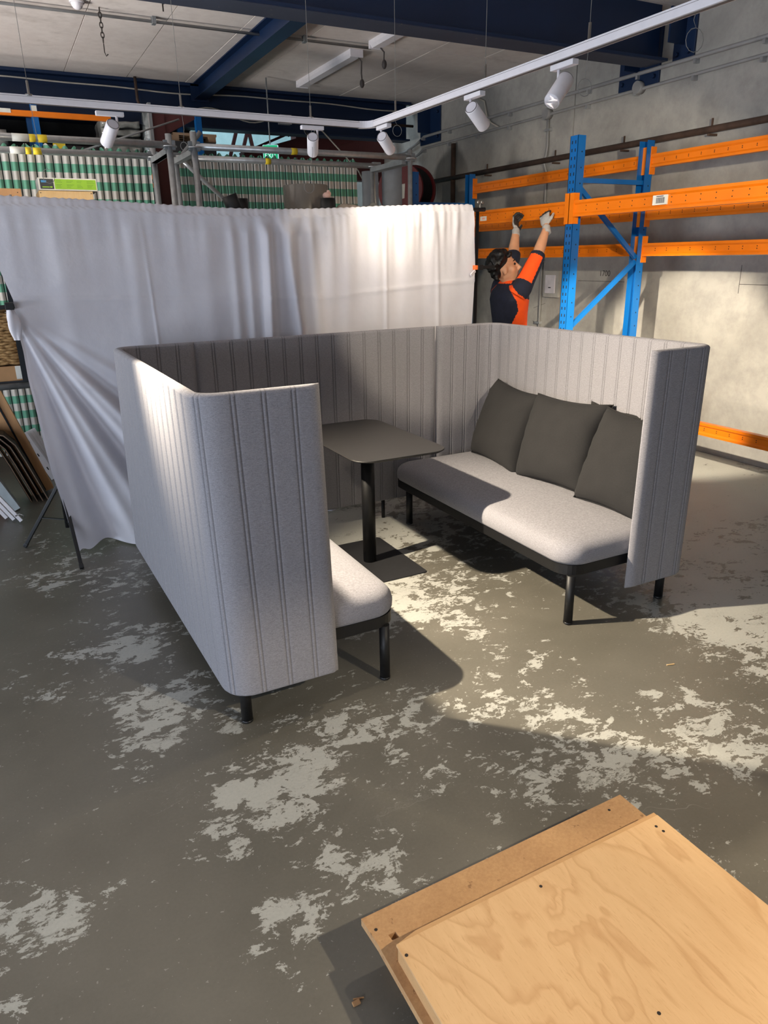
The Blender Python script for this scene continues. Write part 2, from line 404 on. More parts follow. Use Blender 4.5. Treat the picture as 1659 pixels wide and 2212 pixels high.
def sheet_cloth():
    t = NT('white_sheet'); v_ = t.coord()
    f = t.noise(v_, 3, 4); m = t.noise(t.coord((4, 1, 1.2)), 2.6, 6, .7)
    col = t.ramp(f, [(.3, lin((206, 204, 212))), (.7, lin((218, 216, 222)))])
    t.base(col).set(.9, 0, Sheen_Weight=.2)
    t.bump(t.math('ADD', t.noise(v_, 16, 5, .6), t.math('MULTIPLY', t.noise(v_, 4, 3), 1.5)), .12, .02)
    tr = t.node('ShaderNodeBsdfTranslucent'); t.link(col, tr.inputs[0])
    mx = t.node('ShaderNodeMixShader'); mx.inputs[0].default_value = .12
    t.link(t.b.outputs[0], mx.inputs[1]); t.link(tr.outputs[0], mx.inputs[2])
    t.link(mx.outputs[0], t.n['Material Output'].inputs['Surface']); return t.mat
M['sheet'] = sheet_cloth()
def stripes():
    t = NT('green_white_striped_cloth')
    c = t.node('ShaderNodeTexCoord'); s = t.node('ShaderNodeSeparateXYZ'); t.link(c.outputs['Object'], s.inputs[0])
    band = t.math('FRACT', t.math('MULTIPLY', t.math('ADD', s.outputs['Z'], 10.02), 1/.127))
    gm = t.ramp(band, [(0, (0,0,0,1)), (.5, (1,1,1,1))]); t.n[-1].color_ramp.interpolation = 'CONSTANT' if hasattr(t.n[-1], 'color_ramp') else None
    u = t.node('ShaderNodeAttribute'); u.attribute_name = 'u'
    ln = t.math('FRACT', t.math('MULTIPLY', u.outputs['Fac'], 1/.060))
    lm = t.ramp(ln, [(0, (1,1,1,1)), (.13, (0,0,0,1))]); t.n[-1].color_ramp.interpolation = 'CONSTANT'
    col = t.mix(gm, lin((206, 202, 194)), lin((108, 168, 142)))
    col = t.mix(lm, col, lin((28, 40, 38)))
    t.base(col).set(.95); return t.mat
M['stripe'] = stripes()
def wicker():
    t = NT('woven_seagrass'); v_ = t.coord()
    g = t.noise(t.coord((8, 8, 30)), 5, 4, .6)
    t.base(t.ramp(g, [(.3, lin((120, 84, 46))), (.7, lin((206, 166, 110)))])).set(.8); t.bump(g, .3); return t.mat
M['wicker'] = wicker()
# ------------------------------------------------------------------ setting
XW = 5.364; CEIL = 3.585
def sm(a, b, x):
    t = max(0, min(1, (x-a)/(b-a))); return t*t*(3-2*t)
PATCH = [(.36,1.42,.06,.16),(.40,1.28,.05,.14),(.30,1.34,.04,.12),(.47,1.40,.05,.13),(.62,1.56,.06,.14),(.22,1.75,.05,.14),(.38,1.72,.05,.18),(.27,1.98,.04,.12),(.55,1.76,.06,.14),(.70,2.02,.08,.15),(.05,3.2,.1,.16),(.1,2.75,.08,.15),(-.12,2.62,.08,.14),(.45,2.72,.08,.14),(.33,3.25,.17,.22),(.30,3.05,.10,.18),(.27,2.57,.17,.22),(.20,2.42,.12,.14),(.49,1.92,.10,.20),(.64,1.88,.11,.20),(.42,2.05,.10,.12),(-.13,1.74,.09,.26),(.34,1.80,.10,.17),(-.36,1.85,.13,.20),
 (1.2,1.55,.20,.13),(1.55,1.62,.30,.14),(1.9,1.45,.25,.13),(.72,1.45,.11,.13),(1.86,2.22,.18,.19),(1.75,2.6,.16,.17),(1.85,4.0,.55,.36),(1.35,3.35,.30,.22),(1.95,2.9,.22,.22),(1.5,2.9,.2,.2),(.35,3.97,.2,.16),(-.06,4.05,.12,.16),
 (-.08,2.9,.10,.15),(4.3,3.1,1.0,.32),(3.6,2.5,.6,.26),(4.9,4.2,.7,.34),(3.9,4.4,.8,.3),(2.75,1.8,.3,.20),(3.1,2.0,.4,.22),(-.35,1.5,.12,.2),(.36,1.35,.09,.11),(.43,1.48,.08,.15),(.98,1.72,.12,.10),(1.05,2.0,.22,.13),(.78,2.2,.16,.14),(.15,2.25,.14,.10),(.5,2.3,.10,.12),(.1,4.6,.5,.10),(2.3,1.4,.3,.12)]
BARE = [(2.02,2.55,.2,.2),(2.3,2.0,.3,.12),(.05,3.6,.22,.08),(-.1,2.3,.25,.12),(.15,1.4,.2,.12),(.78,1.75,.10,.06),(.9,1.35,.1,.05)]
def fl(u, v_): return V((-4+u*9.4, -.6+v_*8.6, 0))
def floor_attr(me):
    at = me.attributes.new('paint', 'FLOAT', 'POINT')
    for i, q in enumerate(me.vertices):
        d = .045
        for x, y, s_, a in PATCH: d += 1.5*a*math.exp(-((q.co.x-x)**2+(q.co.y-y)**2)/(1.5*s_*s_))
        for x, y, s_, a in BARE: d -= a*math.exp(-((q.co.x-x)**2+(q.co.y-y)**2)/(2*s_*s_))
        at.data[i].value = max(-.25, min(d, .72 if q.co.x > 1.3 and q.co.y > 2.9 else .50))
mb = MB(); mb.grid(fl, 188, 172)
mb.lohi((-12, -8, -.12), (-4.0, 16, -.0)); mb.lohi((-4, 8.0, -.12), (5.6, 16, 0)); mb.lohi((-4, -8, -.12), (5.6, -.6, 0))
mb.lohi((5.4, -.6, -.12), (5.6, 8, 0))
obj('floor', mb, M['floor'], kind='structure', post=floor_attr, fixn=False)

ceil = obj('ceiling', MB().lohi((-6, -3.5, CEIL+.03), (XW+.2, 9.55, CEIL+.2)), M['rack_dark'], kind='structure')
JX = [1.011+.632*k for k in range(-7, 7)] + [XW]
for (ya, yb) in ((-3.5, 1.2), (1.2, 5.0), (5.0, 7.0), (7.0, 9.3)):
    for a, b in zip(JX[:-1], JX[1:]):
        if b-a < .05: continue
        obj('ceiling_panel', MB().lohi((a+.004, ya+.004, CEIL+random.uniform(-.002, .002)), (b-.004, yb-.004, CEIL+.03)), M['ceil'], ceil)
wr = obj('wall_right', MB().lohi((XW+.03, -4, -.1), (XW+.25, 13.4, 3.9)), M['wall'], kind='structure')
for a, b in ((-4, -1.0), (-1.0, 6.22), (6.22, 13.4)):
    obj('concrete_panel', MB().lohi((XW, a+.006, 0), (XW+.03, b-.006, 3.9)), M['wall'], wr)
wb = obj('wall_back', MB().lohi((-6, 13.4, 0), (XW+.2, 13.6, 5.6)), M['wall_teal'], kind='structure')
obj('dark_backing', MB().lohi((-6, 9.75, 0), (2.42, 9.85, 3.9)), M['dark_goods'], kind='structure')  # dark sheet added to keep the space behind the goods rack dark
obj('trim_1', MB().lohi((XW-.012, -4, 0), (XW, 13.4, .05), bev=.004), M['wall'], kind='structure')
# pencil marks and stains on the wall (flat marks on the concrete)
def text_mesh(name, body, size, mat_, mtx, parent=None, ext=.0004, **kw):
    cu = bpy.data.curves.new('tx', 'FONT'); cu.body = body; cu.size = size; cu.extrude = ext; cu.align_x = 'CENTER'; cu.align_y = 'CENTER'
    t = bpy.data.objects.new('tx', cu); COL.objects.link(t)
    dg = bpy.context.evaluated_depsgraph_get(); dg.update(); me0 = bpy.data.meshes.new_from_object(t.evaluated_get(dg))
    b = MB(); b.add([mtx @ q.co for q in me0.vertices], [tuple(p.vertices) for p in me0.polygons])
    bpy.data.objects.remove(t); return obj(name, b, mat_, parent, fixn=False, **kw)
def basis(x, y, z, o):
    m = Matrix((V(x), V(y), V(z))).transposed().to_4x4(); m.translation = V(o); return m
wallm = lambda y, z: basis((0,-1,0), (0,0,1), (-1,0,0), (XW-.0006, y, z))
text_mesh('wall_marking', '1700', .075, M['stencil'], wallm(5.62, 1.50), wr)
mk = MB()
mk.lohi((XW-.0008, 5.35, 1.425), (XW, 6.0, 1.429)); mk.lohi((XW-.0008, 4.09, 1.36), (XW, 4.094, 1.58)); mk.lohi((XW-.0008, 3.3, 1.43), (XW, 4.09, 1.434))
for (y0, z0, y1, z1) in ((7.0,1.0,6.85,1.06),(7.0,1.0,6.8,.93),(6.7,1.12,6.5,1.18),(6.7,.98,6.52,.9),(6.9,1.0,6.9,1.25)):
    mk.beam((XW-.0006, y0, z0), (XW-.0006, y1, z1), .003, .0012, (1,0,0))
obj('pencil_line', mk, M['stencil'], wr, kind='stuff')

# ------------------------------------------------------------------ steel beams
def ibeam(name, ax, lo, hi, wid, label, tf=.02):
    # ax 'x' or 'y' : long axis ; lo/hi corner extents
    a = MB(); z0, z1 = lo[2], hi[2]
    if ax == 'x':
        yc = (lo[1]+hi[1])/2
        a.lohi((lo[0], lo[1], z0), (hi[0], hi[1], z0+tf), 0); a.lohi((lo[0], lo[1], z1-tf), (hi[0], hi[1], z1), 0); a.lohi((lo[0], yc-.006, z0+tf), (hi[0], yc+.006, z1-tf), 0)
    else:
        xc = (lo[0]+hi[0])/2
        a.lohi((lo[0], lo[1], z0), (hi[0], hi[1], z0+tf), 0); a.lohi((lo[0], lo[1], z1-tf), (hi[0], hi[1], z1), 0); a.lohi((xc-.006, lo[1], z0+tf), (xc+.006, hi[1], z1-tf), 0)
    t = thing(name, ((lo[0]+hi[0])/2, (lo[1]+hi[1])/2, z0), label, 'beam')
    obj('beam_section', a, M['blue_steel'], t); return t
fb = ibeam('steel_beam', 'x', (-6, 4.93, 3.165), (5.20, 5.17, 3.68), .24, 'deep navy blue steel beam crossing the top of the room in front')
obj('flange_underside', MB().lohi((-6, 4.935, 3.16), (5.15, 5.165, 3.165)), M['steel_under'], fb, label='grey underside of the beam flange')
def bracket(t, y0, y1, z0, z1, x=XW):
    obj('end_plate', MB().lohi((x-.02, y0, z0), (x, y1, z1), bev=.006), M['blue_steel'], t)
    obj('gusset', MB().prism([(x-.2, (y0+y1)/2-.008), (x-.02, (y0+y1)/2-.008), (x-.02, (y0+y1)/2+.008), (x-.2, (y0+y1)/2+.008)], z0+.12, z1-.02), M['blue_steel'], t)
    for yy in (y0+.05, y1-.05):
        for zz in (z0+.06, z1-.08):
            obj('bolt', MB().cyl((x-.05, yy, zz), (x-.02, yy, zz), .017, 6), M['blue_steel'], t)
bracket(fb, 4.80, 5.02, 3.17, 3.56); bracket(fb, 5.15, 5.62, 3.06, 3.56)
bb = ibeam('steel_beam', 'x', (-6, 9.24, 3.14), (5.2, 9.46, CEIL), .22, 'navy blue steel beam at the far end of the ceiling panels')
obj('stiffener_ledge', MB().lohi((-6, 9.2, CEIL-.03), (5.2, 9.26, CEIL-.002)), M['blue_steel'], bb)
bracket(bb, 8.72, 9.22, 3.08, 3.5)
db = ibeam('steel_beam', 'y', (2.36, 5.17, 3.42), (2.50, 9.24, CEIL), .14, 'slim navy blue beam running along the ceiling between two deep beams', .012)
obj('end_plate', MB().lohi((2.33, 9.2, 3.40), (2.53, 9.22, CEIL-.01)), M['blue_steel'], db)

# ------------------------------------------------------------------ pipes, cables and ceiling fittings
def simple(name, mb, mat_, label, cat, **kw): return obj(name, mb, mat_, None, label, cat, **kw)
t = thing('ceiling_conduit', (1.9, 7.0, 3.545), 'grey conduit running across the ceiling panels', 'pipe')
obj('pipe', MB().tube([(-4, 7.0, 3.55), (3.52, 7.0, 3.55)], .012, 8), M['conduit'], t)
for x in (1.52, 2.85): obj('saddle_clip', MB().lohi((x-.015, 6.97, 3.53), (x+.015, 7.03, CEIL)), M['galv_dark'], t)
pts = [(-1.0, 9.225, 3.47)]
for k in range(60):
    x = -1+k*.105; pts.append((x, 9.222, 3.485+.012*math.sin(x*2.3)+.006*math.sin(x*5)))
simple('beam_cable', MB().tube(pts, .008, 6), M['cable_white'], 'white cable stapled along the face of the far blue beam', 'cable')
simple('drain_pipe', MB().tube([(1.72, 9.15, CEIL), (1.72, 9.15, 3.36), (1.735, 9.15, 3.32), (1.78, 9.15, 3.30), (3.2, 9.16, 3.30), (5.2, 9.16, 3.30)], .016, 8), M['brown_pipe'], 'dark brown pipe bending down from the ceiling along the far beam', 'pipe')
t = thing('motion_sensor', (.915, 6.83, CEIL), 'small white dome sensor on the ceiling', 'sensor')
obj('mount', MB().cyl((.915, 6.83, CEIL), (.915, 6.83, CEIL-.02), .055, 20), M['white_paint'], t); obj('dome', MB().ell((.915, 6.83, CEIL-.02), (.045, .045, .045)), M['white_paint'], t)
t = thing('chain_hook', (1.09, 6.93, CEIL), 'dark chain with a hook dangling from the ceiling', 'chain')
for k in range(7):
    b = MB(); zc = CEIL-.02-.034*k; ax = V((1,0,0)) if k % 2 else V((0,1,0))
    b.tube([V((1.09, 6.93, zc))+ax*.012*math.cos(a*PI/5)+V((0,0,.022*math.sin(a*PI/5))) for a in range(11)], .004, 5, cap=False); obj('chain_link', b, M['chain'], t)
obj('hook', MB().tube([(1.09,6.93,CEIL-.25),(1.09,6.93,CEIL-.31),(1.1,6.93,CEIL-.335),(1.115,6.93,CEIL-.32)], .004, 6), M['chain'], t)
simple('ceiling_screw', MB().cyl((1.52, 6.62, CEIL-.06), (1.52, 6.62, CEIL), .006), M['chain'], 'longer screw of the pair sticking down from the ceiling', 'screw')
simple('ceiling_screw', MB().cyl((1.50, 6.5, CEIL-.045), (1.50, 6.5, CEIL), .006), M['chain'], 'shorter screw of the pair sticking down from the ceiling', 'screw')
def batten(y0, y1, x, label, cz, cy):
    t = thing('batten_light', (x, (y0+y1)/2, CEIL), label, 'light')
    b = MB(); pr = [(-.065, 0), (-.065, -.035), (-.045, -.062), (.045, -.062), (.065, -.035), (.065, 0)]
    b.rings([[(x+p, y, CEIL+q) for p, q in pr] for y in (y0, y1)], True, True, 0, False); obj('housing', b, M['white_paint'], t)
    for y in (y0, y1): obj('end_cap', MB().lohi((x-.07, y-.012, CEIL-.067), (x+.07, y+.012, CEIL), bev=.004), M['white_paint'], t)
    c = thing('power_cord', (x+.06, cy, CEIL-.03), 'dark power cord with plug dangling from the %s batten light' % ('longer' if y1 > 8 else 'nearer'), 'cord')
    obj('flex', MB().tube([(x+.02, cy, CEIL-.05), (x+.05, cy-.03, CEIL-.10), (x+.05, cy-.02, CEIL-.2), (x+.055, cy-.02, cz+.04)], .007, 6), M['cable_dark'], c)
    obj('plug', MB().ell((x+.055, cy-.02, cz), (.024, .024, .04), None, 10, 6), M['cable_dark'], c)
batten(7.22, 8.66, 3.47, 'white fluorescent batten fitted to the ceiling, further from the camera', 3.30, 7.24)
batten(5.3, 6.9, 3.52, 'white fluorescent batten running out behind the front blue beam', 3.39, 6.86)

def wall_conduit(z0, z1, r, label, jx=True):
    t = thing('wall_conduit', (XW-.03, 6, z0), label, 'pipe')
    obj('pipe', MB().tube([(XW-.03, -2, z1), (XW-.03, 9.1, z0), (XW-.03, 9.25, z0-.05), (XW-.03, 9.6, z0-.12), (XW-.03, 13.2, z0-.12)], r, 8), M['conduit'], t)
    for k in range(11):
        y = 2.9+k*.62; z = z1+(z0-z1)*(y+2)/11.1
        obj('clip', MB().lohi((XW-.05, y-.012, z-.045), (XW, y+.012, z-.012)), M['galv'], t)
    return t
wall_conduit(3.178, 3.16, .017, 'upper grey conduit clipped high along the concrete wall')
t = wall_conduit(3.035, 3.07, .014, 'lower grey conduit with round junction boxes on the concrete wall')
for y, z in ((5.35, 3.06), (6.59, 3.05)):
    obj('junction_box', MB().cyl((XW-.07, y, z), (XW, y, z), .05, 18), M['conduit'], t)
t = thing('vertical_conduit', (XW-.02, 6.57, 0), 'thin grey conduit dropping straight down the concrete wall', 'pipe')
obj('pipe', MB().tube([(XW-.02, 6.59, 3.0), (XW-.02, 6.58, 2.75), (XW-.03, 6.585, 2.66), (XW-.055, 6.585, 2.60), (XW-.02, 6.575, 2.5), (XW-.02, 6.56, .1)], .012, 8), M['conduit'], t)
for z in (2.9, 2.2, 1.62, .97): obj('clip', MB().lohi((XW-.04, 6.54, z-.012), (XW, 6.62, z+.012)), M['galv'], t)
t = thing('fire_pipe', (XW-.06, 6, 2.6), 'rusty brown pipe running along the concrete wall behind the rack', 'pipe')
obj('pipe', MB().tube([(XW-.06, -2, 2.605), (XW-.06, 9.3, 2.614)], .027, 10), M['brown_pipe'], t)
for y in (3.9, 4.5, 5.45, 6.4, 7.6): obj('bracket', MB().lohi((XW-.09, y-.012, 2.563), (XW, y+.012, 2.578)), M['brown_pipe'], t); obj('hanger', MB().lohi((XW-.066, y-.006, 2.63), (XW-.054, y+.006, 2.69)), M['brown_pipe'], t)
simple('dark_riser', MB().tube([(XW-.05, 8.35, 3.0), (XW-.05, 8.35, .1)], .03, 8), M['brown_pipe'], 'dark vertical pipe down the wall behind the cable reel', 'pipe')
t = thing('switch_box', (XW-.03, 6.39, 1.38), 'pale blank switch plate on the wall beside the worker', 'switch')
obj('back_box', MB().lohi((XW-.03, 6.27, 1.25), (XW, 6.51, 1.52)), M['wall'], t)
obj('cover_plate', MB().lohi((XW-.045, 6.31, 1.29), (XW-.03, 6.47, 1.48), bev=.006), M['cap_grey'], t)
obj('slot', MB().lohi((XW-.047, 6.37, 1.345), (XW-.044, 6.41, 1.355)), M['rack_dark'], t)
simple('wall_flex', MB().tube([(XW-.02, 7.9, 3.42), (XW-.02, 7.75, 3.36), (XW-.03, 7.68, 3.2), (XW-.03, 7.6, 3.12), (XW-.02, 7.45, 3.05)], .009, 6), M['cable_white'], 'white cable drooping down the wall from the far beam bracket', 'cable')

# ------------------------------------------------------------------ booth
TH = .022
def path_samples(corners, rad, seams, step=.025):
    """corners: 3/4 plan points of the centre line; returns list of (P, N, seamdepth, endk)"""
    pts = []; P = [V((x, y, 0)) for x, y in corners]
    segs = [P[0]]
    for i in range(1, len(P)-1):
        a = (P[i-1]-P[i]).normalized(); b = (P[i+1]-P[i]).normalized()
        ang = a.angle(b); d = rad/math.tan(ang/2); c = P[i]+(a+b).normalized()*(rad/math.sin(ang/2))
        s0 = P[i]+a*d; s1 = P[i]+b*d; a0 = math.atan2(s0.y-c.y, s0.x-c.x); a1 = math.atan2(s1.y-c.y, s1.x-c.x)
        da = (a1-a0+PI) % (2*PI)-PI
        for k in range(13): segs.append(c+V((math.cos(a0+da*k/12), math.sin(a0+da*k/12), 0))*rad)
    segs.append(P[-1]); L = [0]
    for i in range(1, len(segs)): L.append(L[-1]+(segs[i]-segs[i-1]).length)
    tot = L[-1]
    def at(s):
        s = max(0, min(tot, s))
        for i in range(1, len(L)):
            if s <= L[i]+1e-9:
                u = (s-L[i-1])/max(1e-9, L[i]-L[i-1]); return segs[i-1].lerp(segs[i], u), (segs[i]-segs[i-1]).normalized()
        return segs[-1], (segs[-1]-segs[-2]).normalized()
    S = {}
    n = int(tot/step)
    for k in range(n+1): S[round(tot*k/n, 5)] = 0
    for q in seams(tot):
        for dd in list(S):
            if abs(dd-q) < .016: del S[dd]
        for off, dep in ((-.015, 0), (-.010, -.0012), (-.0075, -.0052), (-.005, -.0012), (0, .0006), (.005, -.0012), (.0075, -.0052), (.010, -.0012), (.015, 0)):
            S[round(q+off, 5)] = dep
    out = []
    for s in sorted(S):
        p, tt = at(s); p2, t2 = at(s+.002); p1, t1 = at(s-.002); tt = (p2-p1).normalized()
        e = min(s, tot-s); k = math.sqrt(max(0, 1-((.02-e)/.02)**2)) if e < .02 else 1
        out.append((p, V((tt.y, -tt.x, 0)), S[s], max(k, .12)))
    # extra rings at the ends for rounding
    return out
def screen_mesh(corners, rad, seams, zb, zt, mapf):
    b = MB(); R = []; D = []
    for p, nrm, dep, k in path_samples(corners, rad, seams):
        D.append(dep)
        h = (TH+dep)*k; he = TH*k; prof = []
        for z, hh in ((zb+.016, h), (zt-.016, h)): prof.append((hh, z))
        for a in (20, 45, 70, 90, 110, 135, 160): prof.append((he*math.cos(math.radians(a)), zt-.016+.016*math.sin(math.radians(a))))
        for z, hh in ((zt-.016, -h), (zb+.016, -h)): prof.append((hh, z))
        for a in (200, 225, 250, 270, 290, 315, 340): prof.append((he*math.cos(math.radians(a)), zb+.016+.016*math.sin(math.radians(a))))
        # a centre row for gentle puff
        R.append([mapf(p+nrm*q+V((0, 0, z))) for q, z in prof])
    b.rings(R, True, True, 0, True); n_ = len(R[0])
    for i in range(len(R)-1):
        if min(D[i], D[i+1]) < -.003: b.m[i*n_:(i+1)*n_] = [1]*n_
    return b
ZB, ZT = .14, 1.281
def mapL(p):
    k = (p.y-2.27)/1.88; h = (p.z-ZB)/(ZT-ZB)
    return V((p.x + (.015*(1-k)-.012*k)*(1-h) + (-.012*(1-k)+.018*k)*h, p.y, ZB+(p.z-ZB)*(1-.022*k)))
def mapR(p):
    k = (p.y-2.27)/1.88; h = (p.z-ZB)/(ZT-ZB)
    return V((p.x + .012*h*(1-k), p.y, ZB+(p.z-ZB)*(1-.022*k)))
def bench(label, x0, x1, y0, y1, pathc, mapf, seams, legs, side):
    t = thing('booth_sofa', ((x0+x1)/2, (y0+y1)/2, 0), label, 'sofa')
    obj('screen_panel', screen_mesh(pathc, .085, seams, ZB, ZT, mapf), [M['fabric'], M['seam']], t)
    b = MB(); rg = []
    for z, ins in ((.305, .004), (.318, -.004), (.345, -.006), (.372, .0), (.392, .014), (.405, .038), (.413, .08), (.418, .14), (.42, .22)):
        rg.append([(x, y, z) for x, y in rrect(x0+ins, y0+ins, x1-ins, y1-ins, max(.04, .115-ins*.6), 8)])
    b.rings(rg, True, True, 0, True); obj('seat_cushion', b, M['fabric'], t)
    f = MB(); rg = []
    for z, ins in ((.256, .012), (.250, .03)): pass
    f.rings([[(x, y, z) for x, y in rrect(x0+i, y0+i, x1-i, y1-i, .105, 8)] for z, i in ((.252, .05), (.252, .006), (.256, .002), (.304, .002), (.304, .05))], True, True, 0, False)
    obj('seat_frame', f, M['black_metal'], t)
    for (lx, ly) in legs:
        lg = obj('leg', MB().cyl((lx, ly, .012), (lx, ly, .256), .0215, 20), M['black_metal'], t)
        obj('foot_glide', MB().tube([(lx, ly, 0), (lx, ly, .004), (lx, ly, .013)], [.018, .0225, .0225], 16), M['can_black'], lg)
    return t
SP = .1045
def seamsL(tot): return [.10+SP*k for k in range(int((tot-.15)/SP)+1)]
bl = bench('grey booth sofa with tall stitched wraparound screen, on the left, back to the camera', .545, 1.255, 2.325, 4.06,
      [(.938, 2.292), (.518, 2.292), (.494, 4.128), (.915, 4.128)], mapL, seamsL, [(.583, 2.335), (1.188, 2.345), (.60, 3.93), (1.188, 3.93)], -1)
br = bench('grey booth sofa on the right with tall stitched screen and dark cushions on it', 2.135, 2.915, 2.325, 4.06,
      [(2.482, 2.292), (2.872, 2.292), (2.975, 4.128), (2.512, 4.128)], mapR, seamsL, [(2.183, 2.345), (2.775, 2.335), (2.195, 3.93), (2.80, 3.93)], 1)
t = thing('booth_screen', (1.71, 4.13, 0), 'wide grey stitched screen linking the two booth sofas at the back', 'screen')
def mapM(p): return V((p.x, p.y, p.z))
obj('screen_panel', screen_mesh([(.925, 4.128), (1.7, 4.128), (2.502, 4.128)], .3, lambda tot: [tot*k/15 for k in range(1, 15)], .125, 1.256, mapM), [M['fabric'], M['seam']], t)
for x in (1.3, 2.1): obj('support_foot', MB().cyl((x, 4.128, 0), (x, 4.128, .14), .012, 12), M['black_metal'], t)

# table
t = thing('pedestal_table', (1.685, 3.495, 0), 'black pedestal table with rounded top between the booth sofas', 'table')
b = MB(); rg = []
for z, ins in ((.722, .03), (.727, .008), (.735, 0), (.740, .0015)): rg.append([(x, y, z) for x, y in rrect(1.42+ins, 3.05+ins, 1.958-ins, 3.955-ins, .10, 10)])
b.rings(rg, True, True, 0, False); obj('tabletop', b, M['table_black'], t)
obj('column', MB().cyl((1.682, 3.49, .008), (1.682, 3.49, .722), .038, 32), M['black_metal'], t)
obj('base_plate', MB().rings([[(x, y, z) for x, y in rrect(1.474+i, 3.19+i, 1.90-i, 3.80-i, .02, 5)] for z, i in ((0, 0), (.006, 0), (.008, .002))], True, True, 0, False), M['base_black'], t)
obj('top_bracket', MB().lohi((1.55, 3.3, .712), (1.82, 3.68, .722)), M['black_metal'], t)

# cushions
def cushion(loc, yaw, lean, w_, h_, th, label, seed, roll=0):
    rnd = random.Random(seed); b = MB(); n = 26
    def surf(sgn):
        def fn(u, v_):
            x = 2*u-1; y = 2*v_-1
            e = max(0, (1-abs(x)**2.6))*max(0, (1-abs(y)**2.6)); tz = th*(e**.42)
            pin = 1-.09*(1-abs(x)**2)*abs(y)**2; pin2 = 1-.09*(1-abs(y)**2)*abs(x)**2
            q = V((x*w_/2*pin2, y*h_/2*pin, 0))
            wr = mnoise.noise(V((x*2.2+seed, y*5.0, sgn*3)))*.014*(abs(x)**3+.12) + mnoise.noise(V((x*3, y*3, seed)))*.008
            q.z = sgn*(tz/2+wr*min(1, e*4))
            return q
        return fn
    b.grid(surf(1), n, n); b.grid(surf(-1), n, n)
    rot = Matrix.Rotation(yaw, 3, 'Z') @ Matrix.Rotation(lean, 3, 'Y') @ Matrix.Rotation(PI/2, 3, 'Y') @ Matrix.Rotation(PI/2+roll, 3, 'Z')
    b.v = [tuple(rot @ V(p) + V(loc)) for p in b.v]
    t = thing('cushion', loc, label, 'cushion', 'dark cushions on the right booth sofa')
    obj('cover', b, M['pillow'], t)
    sm_ = MB(); ring = []
    for k in range(80):
        u = k/80*4; i = int(u); f_ = u-i
        x, y = [(2*f_-1, -1), (1, 2*f_-1), (1-2*f_, 1), (-1, 1-2*f_)][i]
        pin = 1-.09*(1-abs(x)**2)*abs(y)**2; pin2 = 1-.09*(1-abs(y)**2)*abs(x)**2
        ring.append(rot @ V((x*w_/2*pin2, y*h_/2*pin, 0)) + V(loc))
    sm_.tube(ring+[ring[0]], .0035, 6, cap=False); obj('edge_seam', sm_, M['pillow'], t)
cushion((2.765, 3.665, .650), math.radians(-4), math.radians(20), .56, .52, .24, 'dark grey cushion farthest from the camera, in the corner of the right sofa', 3, .05)
cushion((2.755, 3.125, .655), math.radians(5), math.radians(19), .57, .52, .25, 'dark grey cushion in the middle of the right sofa, fully visible', 11, -.03)
cushion((2.735, 2.585, .650), math.radians(3), math.radians(20), .54, .52, .24, 'dark grey cushion nearest the camera, half hidden by the sofa screen', 23, .05)
cushion((2.868, 2.84, .668), math.radians(0), math.radians(8), .44, .47, .09, 'thin dark cushion mostly hidden behind two others on the right sofa', 31, 0)

# ------------------------------------------------------------------ plywood stack in the foreground
t = thing('lower_board', (1.0, .8, 0), 'brown chipboard panel at the bottom of the stack in the foreground', 'board')
lb = MB(); lb.prism([(.556, .2), (1.44, .2), (1.438, 1.258), (.547, 1.238), (.5525, 1.13), (.62, 1.13), (.612, 1.02), (.555, 1.02)], .102, .12)
lb = MB(); lb.lohi((.552, .2, .098), (1.438, 1.148, .12)); lb.prism([(.5525, 1.148), (.588, 1.148), (.586, 1.166), (.606, 1.166), (.607, 1.148), (1.438, 1.148), (1.436, 1.258), (.547, 1.238)], .098, .12)
obj('panel', lb, M['chip'], t)
for y in (.45, 1.15): obj('bearer', MB().lohi((.60, y-.03, 0), (1.40, y+.03, .098), bev=.003), M['chip'], t)
def screws(t, pts, z):
    for x, y in pts:
        obj('screw_hole', MB().cyl((x, y, z-.003), (x, y, z+.0006), .0042, 12), M['chain'], t)
screws(t, [(.566, 1.193), (1.36, 1.225)], .12)
t = thing('upper_board', (1.0, .65, .12), 'pale plywood panel lying on top of the stack in the foreground', 'board')
obj('face_sheet', MB().prism([(.564, .2), (1.428, .2), (1.421, 1.105), (.571, 1.096)], .166, .172), M['ply'], t)
obj('core_frame', MB().prism([(.567, .203), (1.424, .203), (1.418, 1.102), (.574, 1.093)], .12, .1658), M['ply_side'], t)
obj('edge_strip', MB().prism([(.571, 1.0965), (1.421, 1.1055), (1.421, 1.118), (.63, 1.109)], .12, .170), M['ply_side'], t)
screws(t, [(.579, 1.061), (.972, 1.067), (1.388, 1.053), (1.384, 1.075), (.983, .694)], .172)
b = MB(); b.lohi((.468, 1.122, 0), (.488, 1.134, .006), bev=.002); b.beam((.475, 1.14, .002), (.50, 1.132, .002), .003, .003)
simple('wood_chip', b, M['cardboard'], 'small splintered wood chip on the floor left of the boards', 'debris')
simple('wood_splinter', MB().beam((2.30, 1.845, .002), (2.335, 1.835, .002), .004, .004), M['pine'], 'thin pale wood splinter on the bare floor at the right', 'debris')

